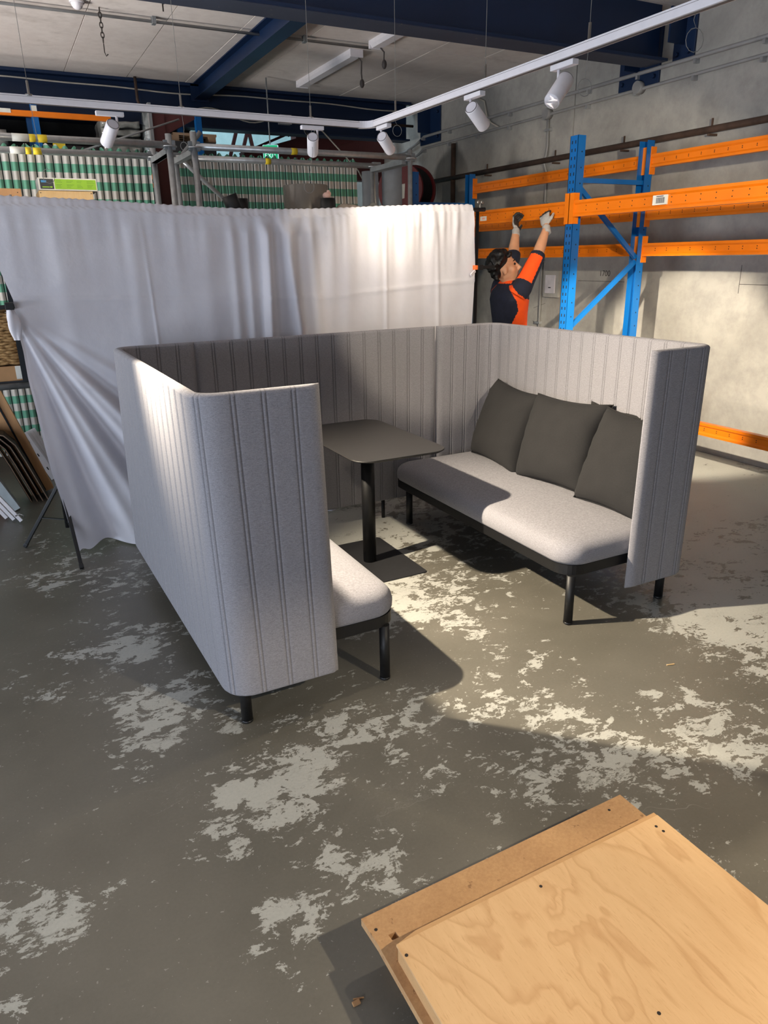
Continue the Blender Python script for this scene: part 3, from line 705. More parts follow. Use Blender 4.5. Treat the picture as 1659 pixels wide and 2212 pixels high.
# ------------------------------------------------------------------ track lighting
RX, RY = 2.045, 4.10
t = thing('track_rail', (RX, RY, RAILZ), 'white ceiling track bent at a corner and hung on thin wires', 'track')
def rail(p0, p1):
    p0 = V(p0); p1 = V(p1); r_ = obj('rail', MB().beam(p0, p1, .034, .032, (0,0,1), 0, .002), M['white_paint'], t)
    obj('slot', MB().beam(p0-V((0,0,.0168)), p1-V((0,0,.0168)), .016, .0012), M['white_dark'], r_)
    obj('groove', MB().beam(p0+V((0,0,.009)), p1+V((0,0,.009)), .0346, .0012), M['white_dark'], r_)
zc = RAILZ+.018
rail((-.12, RY-.06, zc), (RX-.07, RY, zc)); rail((RX, RY-.07, zc), (RX+.025, -1.6, zc)); rail((-.14, RY-.12, zc), (-.14, .4, zc))
def elbow(cx, cy, dx, dy):
    b = MB(); pts = []
    for k in range(7):
        a = PI/2*k/6; pts.append((cx+dx*.07*(1-math.sin(a)), cy+dy*.07*(1-math.cos(a)), zc))
    rg = []
    for i, p in enumerate(pts):
        tt = (V(pts[min(i+1, 6)])-V(pts[max(i-1, 0)])).normalized(); nn = V((tt.y, -tt.x, 0))
        rg.append([V(p)+nn*.018+V((0,0,.017)), V(p)-nn*.018+V((0,0,.017)), V(p)-nn*.018-V((0,0,.017)), V(p)+nn*.018-V((0,0,.017))])
    b.rings(rg, True, True, 0, False); obj('corner_connector', b, M['white_paint'], t)
elbow(RX, RY, -1, -1); elbow(-.14, RY-.06, 1, -1)
def wire(x, y, coil=None, hook=True):
    b = MB(); b.tube([(x, y, zc+.07), (x, y, CEIL)], .0012, 5); obj('suspension_wire', b, M['wire'], t)
    obj('gripper', MB().tube([(x, y, zc+.012), (x, y, zc+.02), (x, y, zc+.02), (x, y, zc+.075)], [.016, .016, .0055, .0055], 12), M['steel_bare'], t)
    if coil:
        dz, r_, dx = coil; b = MB(); pts = [(x, y, zc-.016), (x+.006, y+.01, zc-.016-dz*.5)]
        c = V((x+dx, y+.02, zc-.016-dz-r_))
        for k in range(27):
            a = PI/2+2*PI*k/12; pts.append(c+V((r_*.8*math.cos(a), -.3*r_*math.cos(a), r_*math.sin(a)))*(1+.03*math.sin(k)))
        b.tube(pts, .0011, 4, cap=False); obj('wire_coil', b, M['wire'], t)
wire(.28, RY-.055, (.27, .032, .03)); wire(.975, RY-.03, (.12, .02, 0)); wire(1.68, RY-.01, (.28, .032, -.02))
wire(2.05, 3.80, (.02, .028, .02)); wire(2.055, 2.98); wire(2.06, 2.335, (.08, .03, .012)); wire(2.06, 1.86, (.03, .034, .03))
def spotlight(loc, aim, label, lit=False):
    x, y = loc; a = V(aim).normalized(); along = V((1,0,0)) if abs(y-RY) < .1 else V((0,1,0))
    t = thing('track_spotlight', (x, y, RAILZ), label, 'spotlight', 'spotlights on the white track')
    top = V((x, y, RAILZ-.001)); ad = MB(); ad.beam(top-along*.065-V((0,0,.012)), top+along*.065-V((0,0,.012)), .03, .020, (0,0,1), 0, .003); obj('adapter', ad, M['white_paint'], t)
    pv = top-V((0,0,.075)); side = a.cross(V((0,0,1))).normalized()
    obj('bracket_arm', MB().tube([top+along*.03-V((0,0,.02)), pv+along*.03+V((0,0,.006)), pv+along*.024, pv], .006, 8), M['white_paint'], t)
    b0 = pv - a*.030; r = .031
    can = MB(); can.tube([b0, b0+a*.004, b0+a*.128, b0+a*.132, b0+a*.132, b0+a*.126], [r-.003, r, r, r-.001, r-.005, r-.006], 28); c_ = obj('can', can, M['white_paint'], t)
    obj('back_cap', MB().cyl(b0-a*.001, b0+a*.003, r-.006, 24), M['cap_grey'], t)
    obj('rim', MB().tube([b0-a*.0015+ (side*math.cos(2*PI*k/28)+side.cross(a)*math.sin(2*PI*k/28))*(r-.004) for k in range(29)], .0014, 5, cap=False), M['white_dark'], t)
    obj('lens', MB().cyl(b0+a*.1265, b0+a*.1295, r-.007, 24), M['lens'], t, label='lit lens' if lit else None)
    return b0+a*.15
for i, (loc, aim, laim, watts, deg, label) in enumerate(SPOTS):
    tip = spotlight(loc, aim, label, i == 4)
    la = laim if laim else tuple(tip+V(aim))
    spot_lamp(tip, la, watts, deg, 1.0 if i in (1, 2) else .4)
for (loc, aim, watts, deg), lab in ((S9, 'unseen white spotlight added on the right rail to brighten the lower wall'), (S8, 'unseen white spotlight added on the right rail to light the rack beams'), (L1, 'white spotlight on the left rail, beyond the left frame edge'), (S6, 'white spotlight on the right rail just above the frame edge'), (S7, 'white spotlight on the right rail behind the camera')):
    d = V(aim)-V(loc)
    tip = spotlight((-.14 if loc[0] < 0 else 2.065, loc[1]), d, lab)
    spot_lamp(tip, aim, watts, deg, 1.0 if loc[0] < 0 else .4)
#@@PART3
# ------------------------------------------------------------------ white curtain on its stand
def sag(x): return -.052*math.exp(-((x-1.5)/.95)**2) + .004
def interp(tab, z):
    if z >= tab[0][0]: return tab[0][1]
    for (z0, x0), (z1, x1) in zip(tab, tab[1:]):
        if z >= z1: return x1+(x0-x1)*(z-z1)/(z0-z1)
    return tab[-1][1]
LEFT = [(2.02, -.30), (1.9, -.16), (1.662, .03), (1.5, .07), (1.44, .062), (1.336, .078), (1.227, .086), (1.07, .085), (.864, .099), (.696, .106), (.521, .12), (.282, .154), (.041, .175), (0, .18)]
RIGHT = [(2.02, 3.015), (1.80, 3.03), (1.606, 3.045), (1.3, 3.03), (.6, 3.0), (0, 2.98)]
def gs(x, c, s): return math.exp(-((x-c)/s)**2)
def fold(x, z):
    y = 0; q = 2.0-z
    # pleats bunched on the rod, fading downward
    pl = .35+.65*sm(1.2, 1.7, x)
    y += pl*.010*math.exp(-q/.20)*math.sin(58*x+2.5*mnoise.noise(V((x*3, 0, 1)))) + pl*.010*math.exp(-q/.10)*math.sin(97*x+4*mnoise.noise(V((x*5, 3, 1))))
    y += .010*pl*math.exp(-q/.45)*math.sin(24*x+1.0+3*mnoise.noise(V((x*2, 7, z*.6))))
    # deep hanging folds near the middle
    k = sm(0, .15, q)
    y -= k*.055*gs(x, 1.515-.03*q, .035); y += k*.030*gs(x, 1.575+.0*q, .035)
    y -= k*.060*gs(x, 1.64+.10*max(0, q-.25), .042); y += k*.025*gs(x, 1.72+.04*q, .03)
    y -= k*.030*gs(x, 1.80+.03*q, .045); y -= k*.020*gs(x, 1.39, .03); y -= k*.014*gs(x, 1.30, .03)
    for c, s_, a, sl in ((.34, .05, .010, 0), (.72, .03, .007, -.02), (1.12, .06, .012, .02), (1.95, .05, .020, -.12), (2.10, .05, .018, -.2), (2.32, .014, .012, 0), (2.3, .07, .014, -.16), (2.52, .06, .012, -.2), (2.72, .018, .008, .05), (2.86, .05, .010, -.1)):
        y -= k*a*gs(x, c+sl*q*.5, s_)*(1 if s_ < .03 else math.exp(-q/1.0))
    # fan of folds pulled up into the tie on the left
    dx, dz = x-.05, 1.46-z
    if dz > -.05:
        r = math.hypot(dx, dz); ph = math.degrees(math.atan2(dx, max(dz, 1e-3)))
        wv = sm(0, .12, r)*sm(64, 40, ph) if ph > 0 else sm(0, .12, r)
        amp = .055*sm(.05, .9, r)
        y += wv*amp*(math.cos(math.radians((ph-13)*360/15.5)) + .35*math.cos(math.radians(ph*360/7.3+40)))*(.6+.4*sm(60, 20, ph))
        y -= wv*.04*sm(.2, 1, r)*gs(ph, 33, 9)
    # ironed-in packing creases
    zc_ = 1.50+.03*(x-2.3)*(1 if x > 1.8 else 0)
    y -= .006*gs(z, zc_, .012) + .005*gs(z, 1.02, .012)*(1 if x < 1.2 else .5)
    y -= .005*gs(x, .78+.03*(2-z), .008)
    y += .010*mnoise.noise(V((x*1.4, z*1.1, 5)))+.004*mnoise.noise(V((x*5, z*4, 9)))
    return y
def cloth(u, v_):
    if v_ < .06:                                   # pocket round the rod
        a = v_/.06*PI; z = 2.0
        x0 = interp(LEFT, 2.0); x1 = interp(RIGHT, 2.0); x = x0+(x1-x0)*u
        zz = 2.0+sag(x)
        return V((x, 4.5+.026*math.cos(a)+fold(x, 1.97)*.15, zz-.04+.062*math.sin(a)+.0022*math.sin(150*x+5*mnoise.noise(V((x*7,1,1))))))
    t_ = (v_-.06)/.94; z = 1.965*(1-t_)+.012
    if t_ < .02: pass
    x0 = interp(LEFT, z); x1 = interp(RIGHT, z); x = x0+(x1-x0)*(u**1.0)
    zb = .012+.05*gs(x, .33, .07)+.03*gs(x, .2, .03)-.0*(x)
    zz = z+sag(x)*sm(0, 1.2, z)+ (zb-.012)*sm(.5, 0, z)
    y = 4.474+fold(x, z)*(.35+.65*sm(1.97, 1.86, z))
    hem = 1.875; y += -.004*sm(hem, hem+.006, z)
    y += .04*sm(.35, 0, u)*0
    return V((x, y, max(.006, zz)))
b = MB(); b.grid(cloth, 440, 150)
t = thing('white_curtain', (1.4, 4.5, 0), 'big white sheet hung as a backdrop behind the booth', 'curtain')
obj('sheet', b, M['sheet'], t, fixn=False)
# bunched tail tucked through the tie, plus the turned-back selvage
tl = MB()
def tail(u, v_):
    a = u*2*PI; z = 1.455-.16*v_; r = .018+.022*math.sin(PI*min(1, v_*1.05))+.006*math.sin(3*a+4*v_)
    return V((.045+.012*v_+r*math.cos(a)*.8, 4.43+r*math.sin(a)*.7, z))
tl.grid(tail, 24, 14); obj('gathered_tail', tl, M['sheet'], t)
sv = MB(); sv.grid(lambda u, v_: V((interp(LEFT, 1.42-1.40*v_)-.012+.055*u*(.4+.6*v_), 4.52+.03*u-.02*math.sin(PI*v_), max(.008, 1.42-1.40*v_))), 6, 50); obj('selvage', sv, M['sheet'], t)
cl = thing('spring_clip', (3.04, 4.46, 1.6), 'small orange clip gripping the right edge of the white sheet', 'clip')
obj('jaw', MB().lohi((3.022, 4.44, 1.592), (3.045, 4.485, 1.622), bev=.004), M['orange_clip'], cl)
obj('handle', MB().beam((3.03, 4.455, 1.585), (2.985, 4.44, 1.555), .012, .02, bev=.003), M['cap_grey'], cl)

t = thing('backdrop_stand', (1.4, 4.5, 0), 'black backdrop stand carrying the white sheet on a long rod', 'stand')
obj('crossbar', MB().tube([(-.45+k*.178, 4.5, 1.985+sag(-.45+k*.178)) for k in range(20)]+[(3.13, 4.5, 1.99)], .014, 10), M['black_metal'], t)
for px, py in ((.148, 4.605), (3.09, 4.53)):
    obj('pole', MB().tube([(px, py, .14), (px, py, 1.1), (px, py, 1.1), (px, py, 1.985)], [.016, .016, .0125, .0125], 12), M['black_metal'], t)
    obj('collar', MB().cyl((px, py, 1.07), (px, py, 1.13), .022, 14), M['black_metal'], t)
    obj('spigot', MB().cyl((px, py-.03, 1.985), (px, py-.03, 2.03), .006, 8), M['steel_bare'], t)
    base = [(-.112, 4.754), (.169, 4.208), (.45, 4.78)] if px < 1 else [(2.93, 4.27), (3.36, 4.50), (2.98, 4.78)]
    hub = V((px, py, .44)); obj('hub', MB().cyl((px, py, .40), (px, py, .46), .024, 14), M['black_metal'], t)
    for fx, fy in base:
        ft = V((fx, fy, .008)); lg = obj('leg', MB().beam(hub, ft, .020, .020, bev=.003), M['black_metal'], t)
        mid = hub.lerp(ft, .55); obj('spreader', MB().beam(mid, (px, py, .19), .014, .006), M['black_metal'], lg)
        obj('rubber_foot', MB().beam(ft+(hub-ft)*.05, ft, .024, .024, bev=.004), M['can_black'], lg)
for s_ in (-1, 1): obj('wing_nut', MB().ell((3.09+.016*s_, 4.50, 2.035), (.012, .006, .012), None, 8, 6), M['steel_bare'], t)
for (x, y, z, x0, x1) in ((.045, 4.44, 1.472, -.35, .07), (3.09, 4.5, 1.607, 3.03, 3.22)):
    cp = obj('clamp', MB().lohi((x-.022, y-.03, z-.018), (x+.022, y+.075, z+.018), bev=.004), M['black_metal'], t)
    obj('clamp_arm', MB().beam((x0, y-.01, z-.03 if x < 1 else z), (x1, y-.01, z), .022, .022, bev=.003), M['black_metal'], cp)

# ------------------------------------------------------------------ pallet rack
XF, XR = 4.02, 4.78
rk = thing('pallet_rack', (4.4, 4.65, 0), 'blue and orange pallet rack along the concrete wall', 'rack')
def upright(x0, y0, flip):
    # open C-section, slotted face towards -x (front) or +x (rear)
    x1 = x0+.075; w2 = .043; th_ = .004; b = MB()
    fx = x0 if not flip else x1-th_
    b.lohi((fx, y0-w2, 0), (fx+th_, y0+w2, 2.52)); b.lohi((x0, y0-w2, 0), (x1, y0-w2+th_, 2.52)); b.lohi((x0, y0+w2-th_, 0), (x1, y0+w2, 2.52))
    o = obj('upright_post', b, M['rack_blue'], rk)
    s_ = MB(); sx = fx-.0008 if not flip else fx+th_
    for k in range(44):
        z = .12+k*.0545
        for dy in (-.018, .018): s_.lohi((sx, y0+dy-.005, z), (sx+.0008, y0+dy+.005, z+.022))
        if k % 2 == 0: s_.cyl((x0+.045, y0-w2-.0006, z), (x0+.045, y0-w2+.0002, z), .006, 8)
    obj('slots', s_, M['rack_dark'], o, kind='stuff')
    obj('foot_plate', MB().lohi((x0-.02, y0-.07, 0), (x1+.02, y0+.07, .006)), M['rack_blue'], o)
for y0 in (4.65, 7.15):
    upright(XF+.006, y0, False); upright(XR-.045, y0, True)
    yb = y0-.012
    def brace(x0, z0, x1, z1): obj('brace', MB().beam((x0, yb, z0), (x1, yb, z1), .034, .026, (0, 1, 0)), M['rack_blue'], rk)
    xa, xb = XF+.07, XR-.035
    brace(xa, 2.215, xb, 2.215); brace(xa, 2.17, xb, 1.65); brace(xb, 1.62, xa, 1.12); brace(xa, 1.08, xb, .58); brace(xb, .54, xa, .16)
def rack_beam(x, y0, y1, z0, z1, label=None):
    b = MB(); h = z1-z0
    prof = [(0, z0), (0, z0+.016), (.010, z0+.028), (.010, z1-.030), (0, z1-.018), (0, z1), (.05, z1), (.05, z0)]
    b.rings([[(x+a, y, z) for a, z in prof] for y in (y0, y1)], True, True, 0, False)
    o = obj('beam', b, M['rack_orange'], rk)
    for y, s_ in ((y0, 1), (y1, -1)):
        obj('end_connector', MB().prism([(x-.004, y-.052*s_), (x-.004, y+.003*s_), (x+.05, y+.003*s_), (x+.05, y-.002*s_), (x+.001, y-.002*s_), (x+.001, y-.052*s_)], z0-.05, z1+.055), M['rack_orange'], o)
    d = MB(); n = int((y1-y0)/.115)
    for k in range(n):
        y = y0+.09+k*.115
        for z in (z0+.042, z1-.042): d.cyl((x+.0094, y, z), (x+.0104, y, z), .0042, 6)
    obj('holes', d, M['rack_dark'], o, kind='stuff'); return o
YB = 4.65; PW = .048
for (ya, yb_) in ((YB+PW, 7.15-PW), (2.2, YB-PW)):
    f1 = rack_beam(XF, ya, yb_, 1.955, 2.07)
    if ya > YB:
        obj('sticker', MB().lohi((XF+.0092, 5.76, 1.985), (XF+.0102, 5.86, 2.022)), M['tag_white'], f1)
        q = MB(); [q.lohi((XF+.0088, 5.79+.007*k, 1.995), (XF+.0093, 5.793+.007*k, 2.012)) for k in range(6)]; obj('print', q, M['hivis'], f1, kind='stuff')
    else:
        obj('sticker', MB().lohi((XF-.0012, 3.70, 1.985), (XF+.011, 3.82, 2.045)), M['tag_white'], f1)
        q = MB(); y = 3.72
        while y < 3.79:
            wd = random.choice((.0015, .003, .004)); q.lohi((XF-.0018, y, 1.995), (XF-.001, y+wd, 2.03)); y += wd+random.choice((.0015, .003))
        q.lohi((XF-.0018, 3.73, 2.035), (XF-.001, 3.79, 2.040)); obj('barcode', q, M['tag_dark'], f1, kind='stuff')
    rack_beam(XR, ya, yb_, 2.325, 2.42); rack_beam(XR, ya, yb_, 1.935, 2.033); rack_beam(XR, ya, yb_, 1.66, 1.76)
rack_beam(XR, 2.2, YB-PW, .31, .408)
# next rack bay beyond, holding the cable reel
rk2 = thing('storage_deck', (4.4, 8.4, 0), 'timber deck on blue posts beyond the pallet rack', 'shelf')
for x in (4.1, 5.2):
    for y in (7.75, 9.6): obj('leg', MB().lohi((x-.03, y-.03, 0), (x+.03, y+.03, 2.12)), M['rack_blue'], rk2)
obj('deck_board', MB().lohi((4.0, 7.65, 2.12), (5.3, 9.7, 2.15)), M['dark_goods'], rk2)

# cable reel on the deck
t = thing('cable_reel', (4.66, 8.35, 2.15), 'large red cable reel wound with black cable by the wall', 'reel')
ax = V((.82, .57, 0)).normalized(); c0 = V((4.50, 8.25, 2.455))
def disc(c, r, th_): return MB().tube([c, c+ax*.004, c+ax*(th_-.004), c+ax*th_], [r-.006, r, r, r-.006], 40)
obj('flange', disc(c0, .30, .03), M['reel_red'], t); obj('flange', disc(c0+ax*.36, .30, .03), M['reel_red'], t)
w_ = MB(); pr = [c0+ax*.03]
rs = []; ps = []
for k in range(41):
    ps.append(c0+ax*(.03+.33*k/40)); rs.append(.262+.008*(k % 2))
w_.tube(ps, rs, 36); obj('wound_cable', w_, M['reel_black'], t)
side = ax.cross(V((0,0,1))); m_ = basis(side, (0,0,1), -ax, c0-ax*.001)
obj('label', MB().add([m_ @ V(p) for p in ((-.05,-.12,.0005),(.06,-.10,.0005),(.07,.06,.0005),(-.03,.05,.0005))], [(0,1,2,3)]), M['tag_white'], t)
obj('label', MB().add([m_ @ V(p) for p in ((-.17,.10,.0005),(-.12,.08,.0005),(-.10,.2,.0005),(-.14,.21,.0005))], [(0,1,2,3)]), M['tag_yellow'], t)

# ------------------------------------------------------------------ the worker
P = thing('person', (3.68, 4.86, 0), 'person in navy and orange work shirt reaching up to the rack beam with gloves on', 'person')
RS, RE, RW, RH = V((3.655,4.715,1.445)), V((3.815,4.76,1.655)), V((3.955,4.83,1.880)), V((3.985,4.90,1.985))
LS, LE, LW, LH = V((3.70,5.05,1.45)), V((3.82,5.07,1.665)), V((3.925,5.185,1.868)), V((3.96,5.24,1.945))
NB, HC = V((3.645,4.875,1.485)), V((3.585,4.865,1.592))
hf = V((.86,-.47,.30)).normalized(); hs = hf.cross(V((0,0,1))).normalized(); hu = hs.cross(hf).normalized()
HM = Matrix((hf, -hs, hu)).transposed()          # local (forward, left, up)
def hp(f_, s_, u_): return HC + HM @ V((f_, s_, u_))
def torso(b, grow=0, z0=.86, ztop=1.475):
    ring = []
    prof = [(.84,3.675,.155,.105),(.95,3.675,.172,.118),(1.05,3.672,.163,.112),(1.15,3.665,.155,.108),(1.25,3.655,.165,.115),(1.35,3.65,.182,.122),(1.42,3.655,.178,.108),(1.465,3.655,.12,.075),(1.50,3.65,.062,.058)]
    for z, x, wy, wx in prof:
        if z < z0-.001: continue
        ring.append([V((x+(wx+grow)*math.cos(a)*(1 if math.cos(a) > 0 else .95), 4.875+(wy+grow)*math.sin(a), z)) for a in [2*PI*k/28 for k in range(28)]])
    b.rings(ring, True, True)
b = MB(); torso(b)
b.ell(hp(-.015, 0, .028), (.098, .076, .10), HM, 20, 14); b.ell(hp(.032, 0, -.035), (.062, .058, .085), HM, 16, 12)
b.ell(hp(.062, 0, -.098), (.026, .030, .022), HM, 12, 8); b.tube([hp(.085, 0, .022), hp(.104, 0, -.010), hp(.121, 0, -.034), hp(.094, 0, -.045)], [.011, .013, .016, .013], 10)
b.tube([hp(.076, .035, .030), hp(.088, 0, .030), hp(.076, -.035, .030)], .012, 8)
b.ell(hp(.086, 0, -.062), (.017, .024, .008), HM, 10, 6); b.ell(hp(.083, 0, -.076), (.017, .022, .009), HM, 10, 6)
for s_ in (-1, 1):
    b.ell(hp(-.008, s_*.078, -.022), (.020, .010, .032), HM @ Matrix.Rotation(.25, 3, 'Y'), 12, 8); b.ell(hp(.045, s_*.04, -.03), (.032, .026, .035), HM, 12, 8)
b.tube([NB-V((0,0,.03)), NB.lerp(HC, .45), hp(-.02, 0, -.04)], [.066, .058, .056], 16)
for S, E_, W_, H_ in ((RS, RE, RW, RH), (LS, LE, LW, LH)):
    b.tube([S+V((-.03, .02*(1 if S is RS else -1), -.05)), S, S.lerp(E_, .5), E_, E_.lerp(W_, .35), W_, W_.lerp(H_, .25)], [.062, .064, .052, .044, .045, .029, .029], 16)
HIPZ = .93
for sy, dx in ((-1, 0), (1, .03)):
    y = 4.875+.092*sy; b.tube([(3.675, y, HIPZ), (3.685+dx, y+.005*sy, .72), (3.69+dx, y+.01*sy, .50), (3.665+dx, y+.012*sy, .32), (3.655+dx, y+.012*sy, .09)], [.092, .078, .056, .052, .036], 16)
    b.tube([(3.64+dx, y+.012*sy, .05), (3.72+dx, y+.012*sy, .04), (3.83+dx, y+.012*sy, .03)], [.04, .042, .028], 12)
remesh('body', b, [M['skin'], M['lip']], .0095, P, 2, pick=lambda c, n: 1 if (HM.transposed() @ (c-HC)).x > .08 and -.088 < (HM.transposed() @ (c-HC)).z < -.054 and abs((HM.transposed() @ (c-HC)).y) < .026 else 0)
for s_ in (-1, 1):
    ey = obj('eye', MB().ell(hp(.082, s_*.032, .006), (.008, .014, .009), HM, 12, 8), M['eye'], P)
    obj('eyebrow', MB().tube([hp(.090, s_*.016, .030), hp(.088, s_*.034, .036), hp(.074, s_*.052, .030)], [.004, .005, .003], 6), M['hair'], P)
# hair: short curls over crown, back and sides
hb = MB(); rnd = random.Random(5); hb.ell(hp(-.030, 0, .050), (.098, .083, .092), HM, 18, 12); hb.ell(hp(-.056, 0, .008), (.062, .072, .072), HM, 16, 10)
for k in range(190):
    th_ = rnd.uniform(0, 2*PI); ph = rnd.uniform(-.35, 1.55)
    d = V((math.cos(ph)*math.cos(th_), math.cos(ph)*math.sin(th_), math.sin(ph)))
    if d.x > .45 and d.z < .62: continue
    if d.x > .0 and d.z < .12: continue
    p = V((-.026, 0, .046)) + V((d.x*.100, d.y*.086, d.z*.094)); r = rnd.uniform(.011, .021)
    hb.ell(hp(*p), (r, r, r), None, 7, 5)
for k in range(16): hb.ell(hp(.068+rnd.uniform(-.01, .012), rnd.uniform(-.055, .055), .088+rnd.uniform(-.018, .016)), (.014, .013, .011), None, 7, 5)
for k in range(24): hb.ell(hp(-.080+rnd.uniform(-.025, .02), rnd.uniform(-.055, .055), -.035+rnd.uniform(-.03, .03)), (.015, .015, .014), None, 7, 5)
remesh('hair', hb, M['hair'], .0075, P, 1)
# shirt
b = MB(); torso(b, .014, .90)
for S, E_, W_ in ((RS, RE, RW), (LS, LE, LW)):
    b.tube([S+V((-.03, .02*(1 if S is RS else -1), -.06)), S, S.lerp(E_, .35), S.lerp(E_, .7), E_, E_.lerp(W_, .16)], [.080, .079, .070, .066, .062, .060], 18)
def shirt_pick(c, n):
    dxy = V((c.x-3.66, c.y-4.875, 0)); ang = abs(math.degrees(math.atan2(dxy.y, dxy.x)))
    for S, E_, sg in ((RS, RE, -1), (LS, LE, 1)):
        ax_ = (E_-S); L_ = ax_.length; ax_.normalize(); tt = (c-S).dot(ax_)/L_; rad = ((c-S)-ax_*tt*L_)
        if tt > .02 and rad.length < .095 and (c.z > 1.46 or tt > .25):
            out = rad.normalized().dot(V((-.55, sg*.80, .15)).normalized())
            if tt > 1.02: return 0
            if tt > .12 and out > .30 and rad.normalized().dot(V((-.75, -.1*sg, .5)).normalized()) > -.25: return 1
            return 0
    if c.z > 1.462 and (V((c.x-NB.x, c.y-NB.y, 0))).length < .11: return 1 if n.x < -.2 and c.z > 1.475 else 0
    tab = lambda T: T[0][1] if c.z <= T[0][0] else next((a1+(a2-a1)*(c.z-z1)/(z2-z1) for (z1, a1), (z2, a2) in zip(T, T[1:]) if c.z <= z2), T[-1][1])
    if tab([(1.34, 0), (1.36, 92), (1.40, 110), (1.445, 119), (1.5, 126)]) < ang < tab([(1.16, 120), (1.27, 104), (1.34, 110), (1.445, 131), (1.5, 136)]) and c.z < 1.475: return 1
    return 0
remesh('shirt', b, [M['navy'], M['hivis']], .0075, P, 2, pick=shirt_pick)
b = MB()
b.rings([[V((3.675+.135*math.cos(a)*s_, 4.875+.188*math.sin(a)*s_, z)) for a in [2*PI*k/24 for k in range(24)]] for z, s_ in ((.80, .95), (.90, .97), (.97, .95), (1.0, .9))], True, True)
for sy, dx in ((-1, 0), (1, .03)):
    y = 4.875+.092*sy; b.tube([(3.675, y, .90), (3.685+dx, y+.005*sy, .72), (3.69+dx, y+.01*sy, .50), (3.668+dx, y+.012*sy, .30), (3.658+dx, y+.012*sy, .06)], [.106, .096, .078, .070, .064], 18)
remesh('trousers', b, M['trouser'], .014, P, 2)
for sy, dx in ((-1, 0), (1, .03)):
    y = 4.875+.104*sy; b = MB(); b.tube([(3.645+dx, y, .14), (3.645+dx, y, .06), (3.66+dx, y, .05)], [.056, .058, .05], 14); b.tube([(3.62+dx, y, .048), (3.72+dx, y, .045), (3.82+dx, y, .038), (3.86+dx, y, .03)], [.048, .050, .044, .026], 14)
    b.lohi((3.59+dx, y-.045, 0), (3.88+dx, y+.045, .022)); remesh('boot', b, M['boot'], .009, P, 2)
# gloves: palm, four fingers curled over the beam, thumb from the side
def glove(W_, H_, curl, thumb_side, spread, name_mat):
    up = (H_-W_).normalized(); fwd = (curl-up*curl.dot(up)).normalized(); sd = up.cross(fwd).normalized()
    pc = W_+up*.075
    b = MB(); b.tube([W_-up*.045, W_-up*.01, W_+up*.02], [.034, .032, .033], 14)
    b.ell(pc, (.046, .022, .055), Matrix((sd, fwd, up)).transposed(), 16, 10)
    for k in range(4):
        o_ = (k-1.5)*.0215; ln = (.058, .068, .072, .060)[k] if thumb_side > 0 else (.060, .072, .068, .058)[k]
        p0 = pc+sd*o_+up*.028; p1 = p0+up*ln*.55+fwd*.004+sd*o_*spread; p2 = p1+(up*.55+fwd*.85)*ln*.5; p3 = p2+(fwd*.95-up*.35)*ln*.42
        b.tube([p0-up*.03, p0, p1, p2, p3], [.012, .0125, .012, .0112, .0098], 10); b.ell(p3, (.0100,)*3, None, 8, 6)
    q0 = pc-up*.025+sd*thumb_side*.030; q1 = q0+sd*thumb_side*.028+up*.022+fwd*.010; q2 = q1+up*.034+sd*thumb_side*.008+fwd*.014
    b.tube([q0-sd*thumb_side*.02, q0, q1, q2], [.016, .0165, .0135, .011], 10); b.ell(q2, (.0112,)*3, None, 8, 6)
    return remesh('glove', b, [M['glove'], M['glove_palm']], .0052, P, 1, pick=lambda c, n: 1 if (c-W_).dot(up) > .045 and (n.dot(fwd) > .15 or (c-W_).dot(up) > .125) else 0)
glove(RW, RW+(RH-RW), V((.85, .35, .1)), -1, .18, 0)
glove(LW, LW+(LH-LW), V((.35, -.9, .0)), 1, .15, 0)

# ------------------------------------------------------------------ store behind the sheet: platform with goods on top
t = thing('storage_shelf', (1.2, 5.5, 0), 'long dark storage shelf standing behind the white sheet', 'shelf')
for x in (-1.4, -.62, 1.7, 2.95):
    for y in (5.12, 5.88): obj('post', MB().lohi((x-.02, y-.02, 0), (x+.02, y+.02, 1.93)), M['rack_dark'], t)
obj('post', MB().lohi((.052, 5.14, .975), (.092, 5.18, 1.93)), M['rack_dark'], t)
obj('top_deck', MB().lohi((-1.45, 5.05, 1.93), (3.05, 5.95, 1.955)), M['dark_goods'], t)
obj('lower_deck', MB().lohi((-1.45, 5.2, .955), (.17, 5.86, .975)), M['dark_goods'], t)
obj('front_tube', MB().cyl((-1.4, 5.18, .945), (.17, 5.18, .945), .02, 12), M['galv_dark'], t)
DK = 1.955
def case(x0, x1, y0, y1, z0, z1): return MB().lohi((x0, y0, z0), (x1, y1, z1), bev=.003)
t = thing('pine_crate', (.49, 5.45, DK), 'pale pine crate behind the sheet, under the green printed carton', 'crate')
obj('front_board', case(.334, .651, 5.30, 5.32, DK, 2.113), M['pine'], t); obj('back_board', case(.334, .651, 5.58, 5.60, DK, 2.113), M['pine'], t)
for x in (.334, .631): obj('side_board', case(x, x+.02, 5.32, 5.58, DK, 2.113), M['pine'], t)
for x in (.345, .64): obj('screw', MB().cyl((x, 5.298, 2.10), (x, 5.301, 2.10), .003, 8), M['chain'], t)
t = thing('green_carton', (.51, 5.42, 2.1135), 'long white carton printed black and lime green on top of pine crate', 'box')
obj('body', case(.337, .68, 5.28, 5.52, 2.1135, 2.185), M['tag_white'], t)
obj('black_panel', case(.347, .425, 5.2785, 5.2805, 2.121, 2.178), M['black_print'], t); obj('green_panel', case(.431, .674, 5.2785, 5.2805, 2.121, 2.178), M['green_print'], t)
obj('blue_logo', case(.354, .385, 5.2775, 5.279, 2.157, 2.170), M['blue_print'], t)
q = MB(); q.lohi((.358, 5.2775, 2.129), (.400, 5.279, 2.134)); q.lohi((.403, 5.2775, 2.128), (.416, 5.279, 2.136))
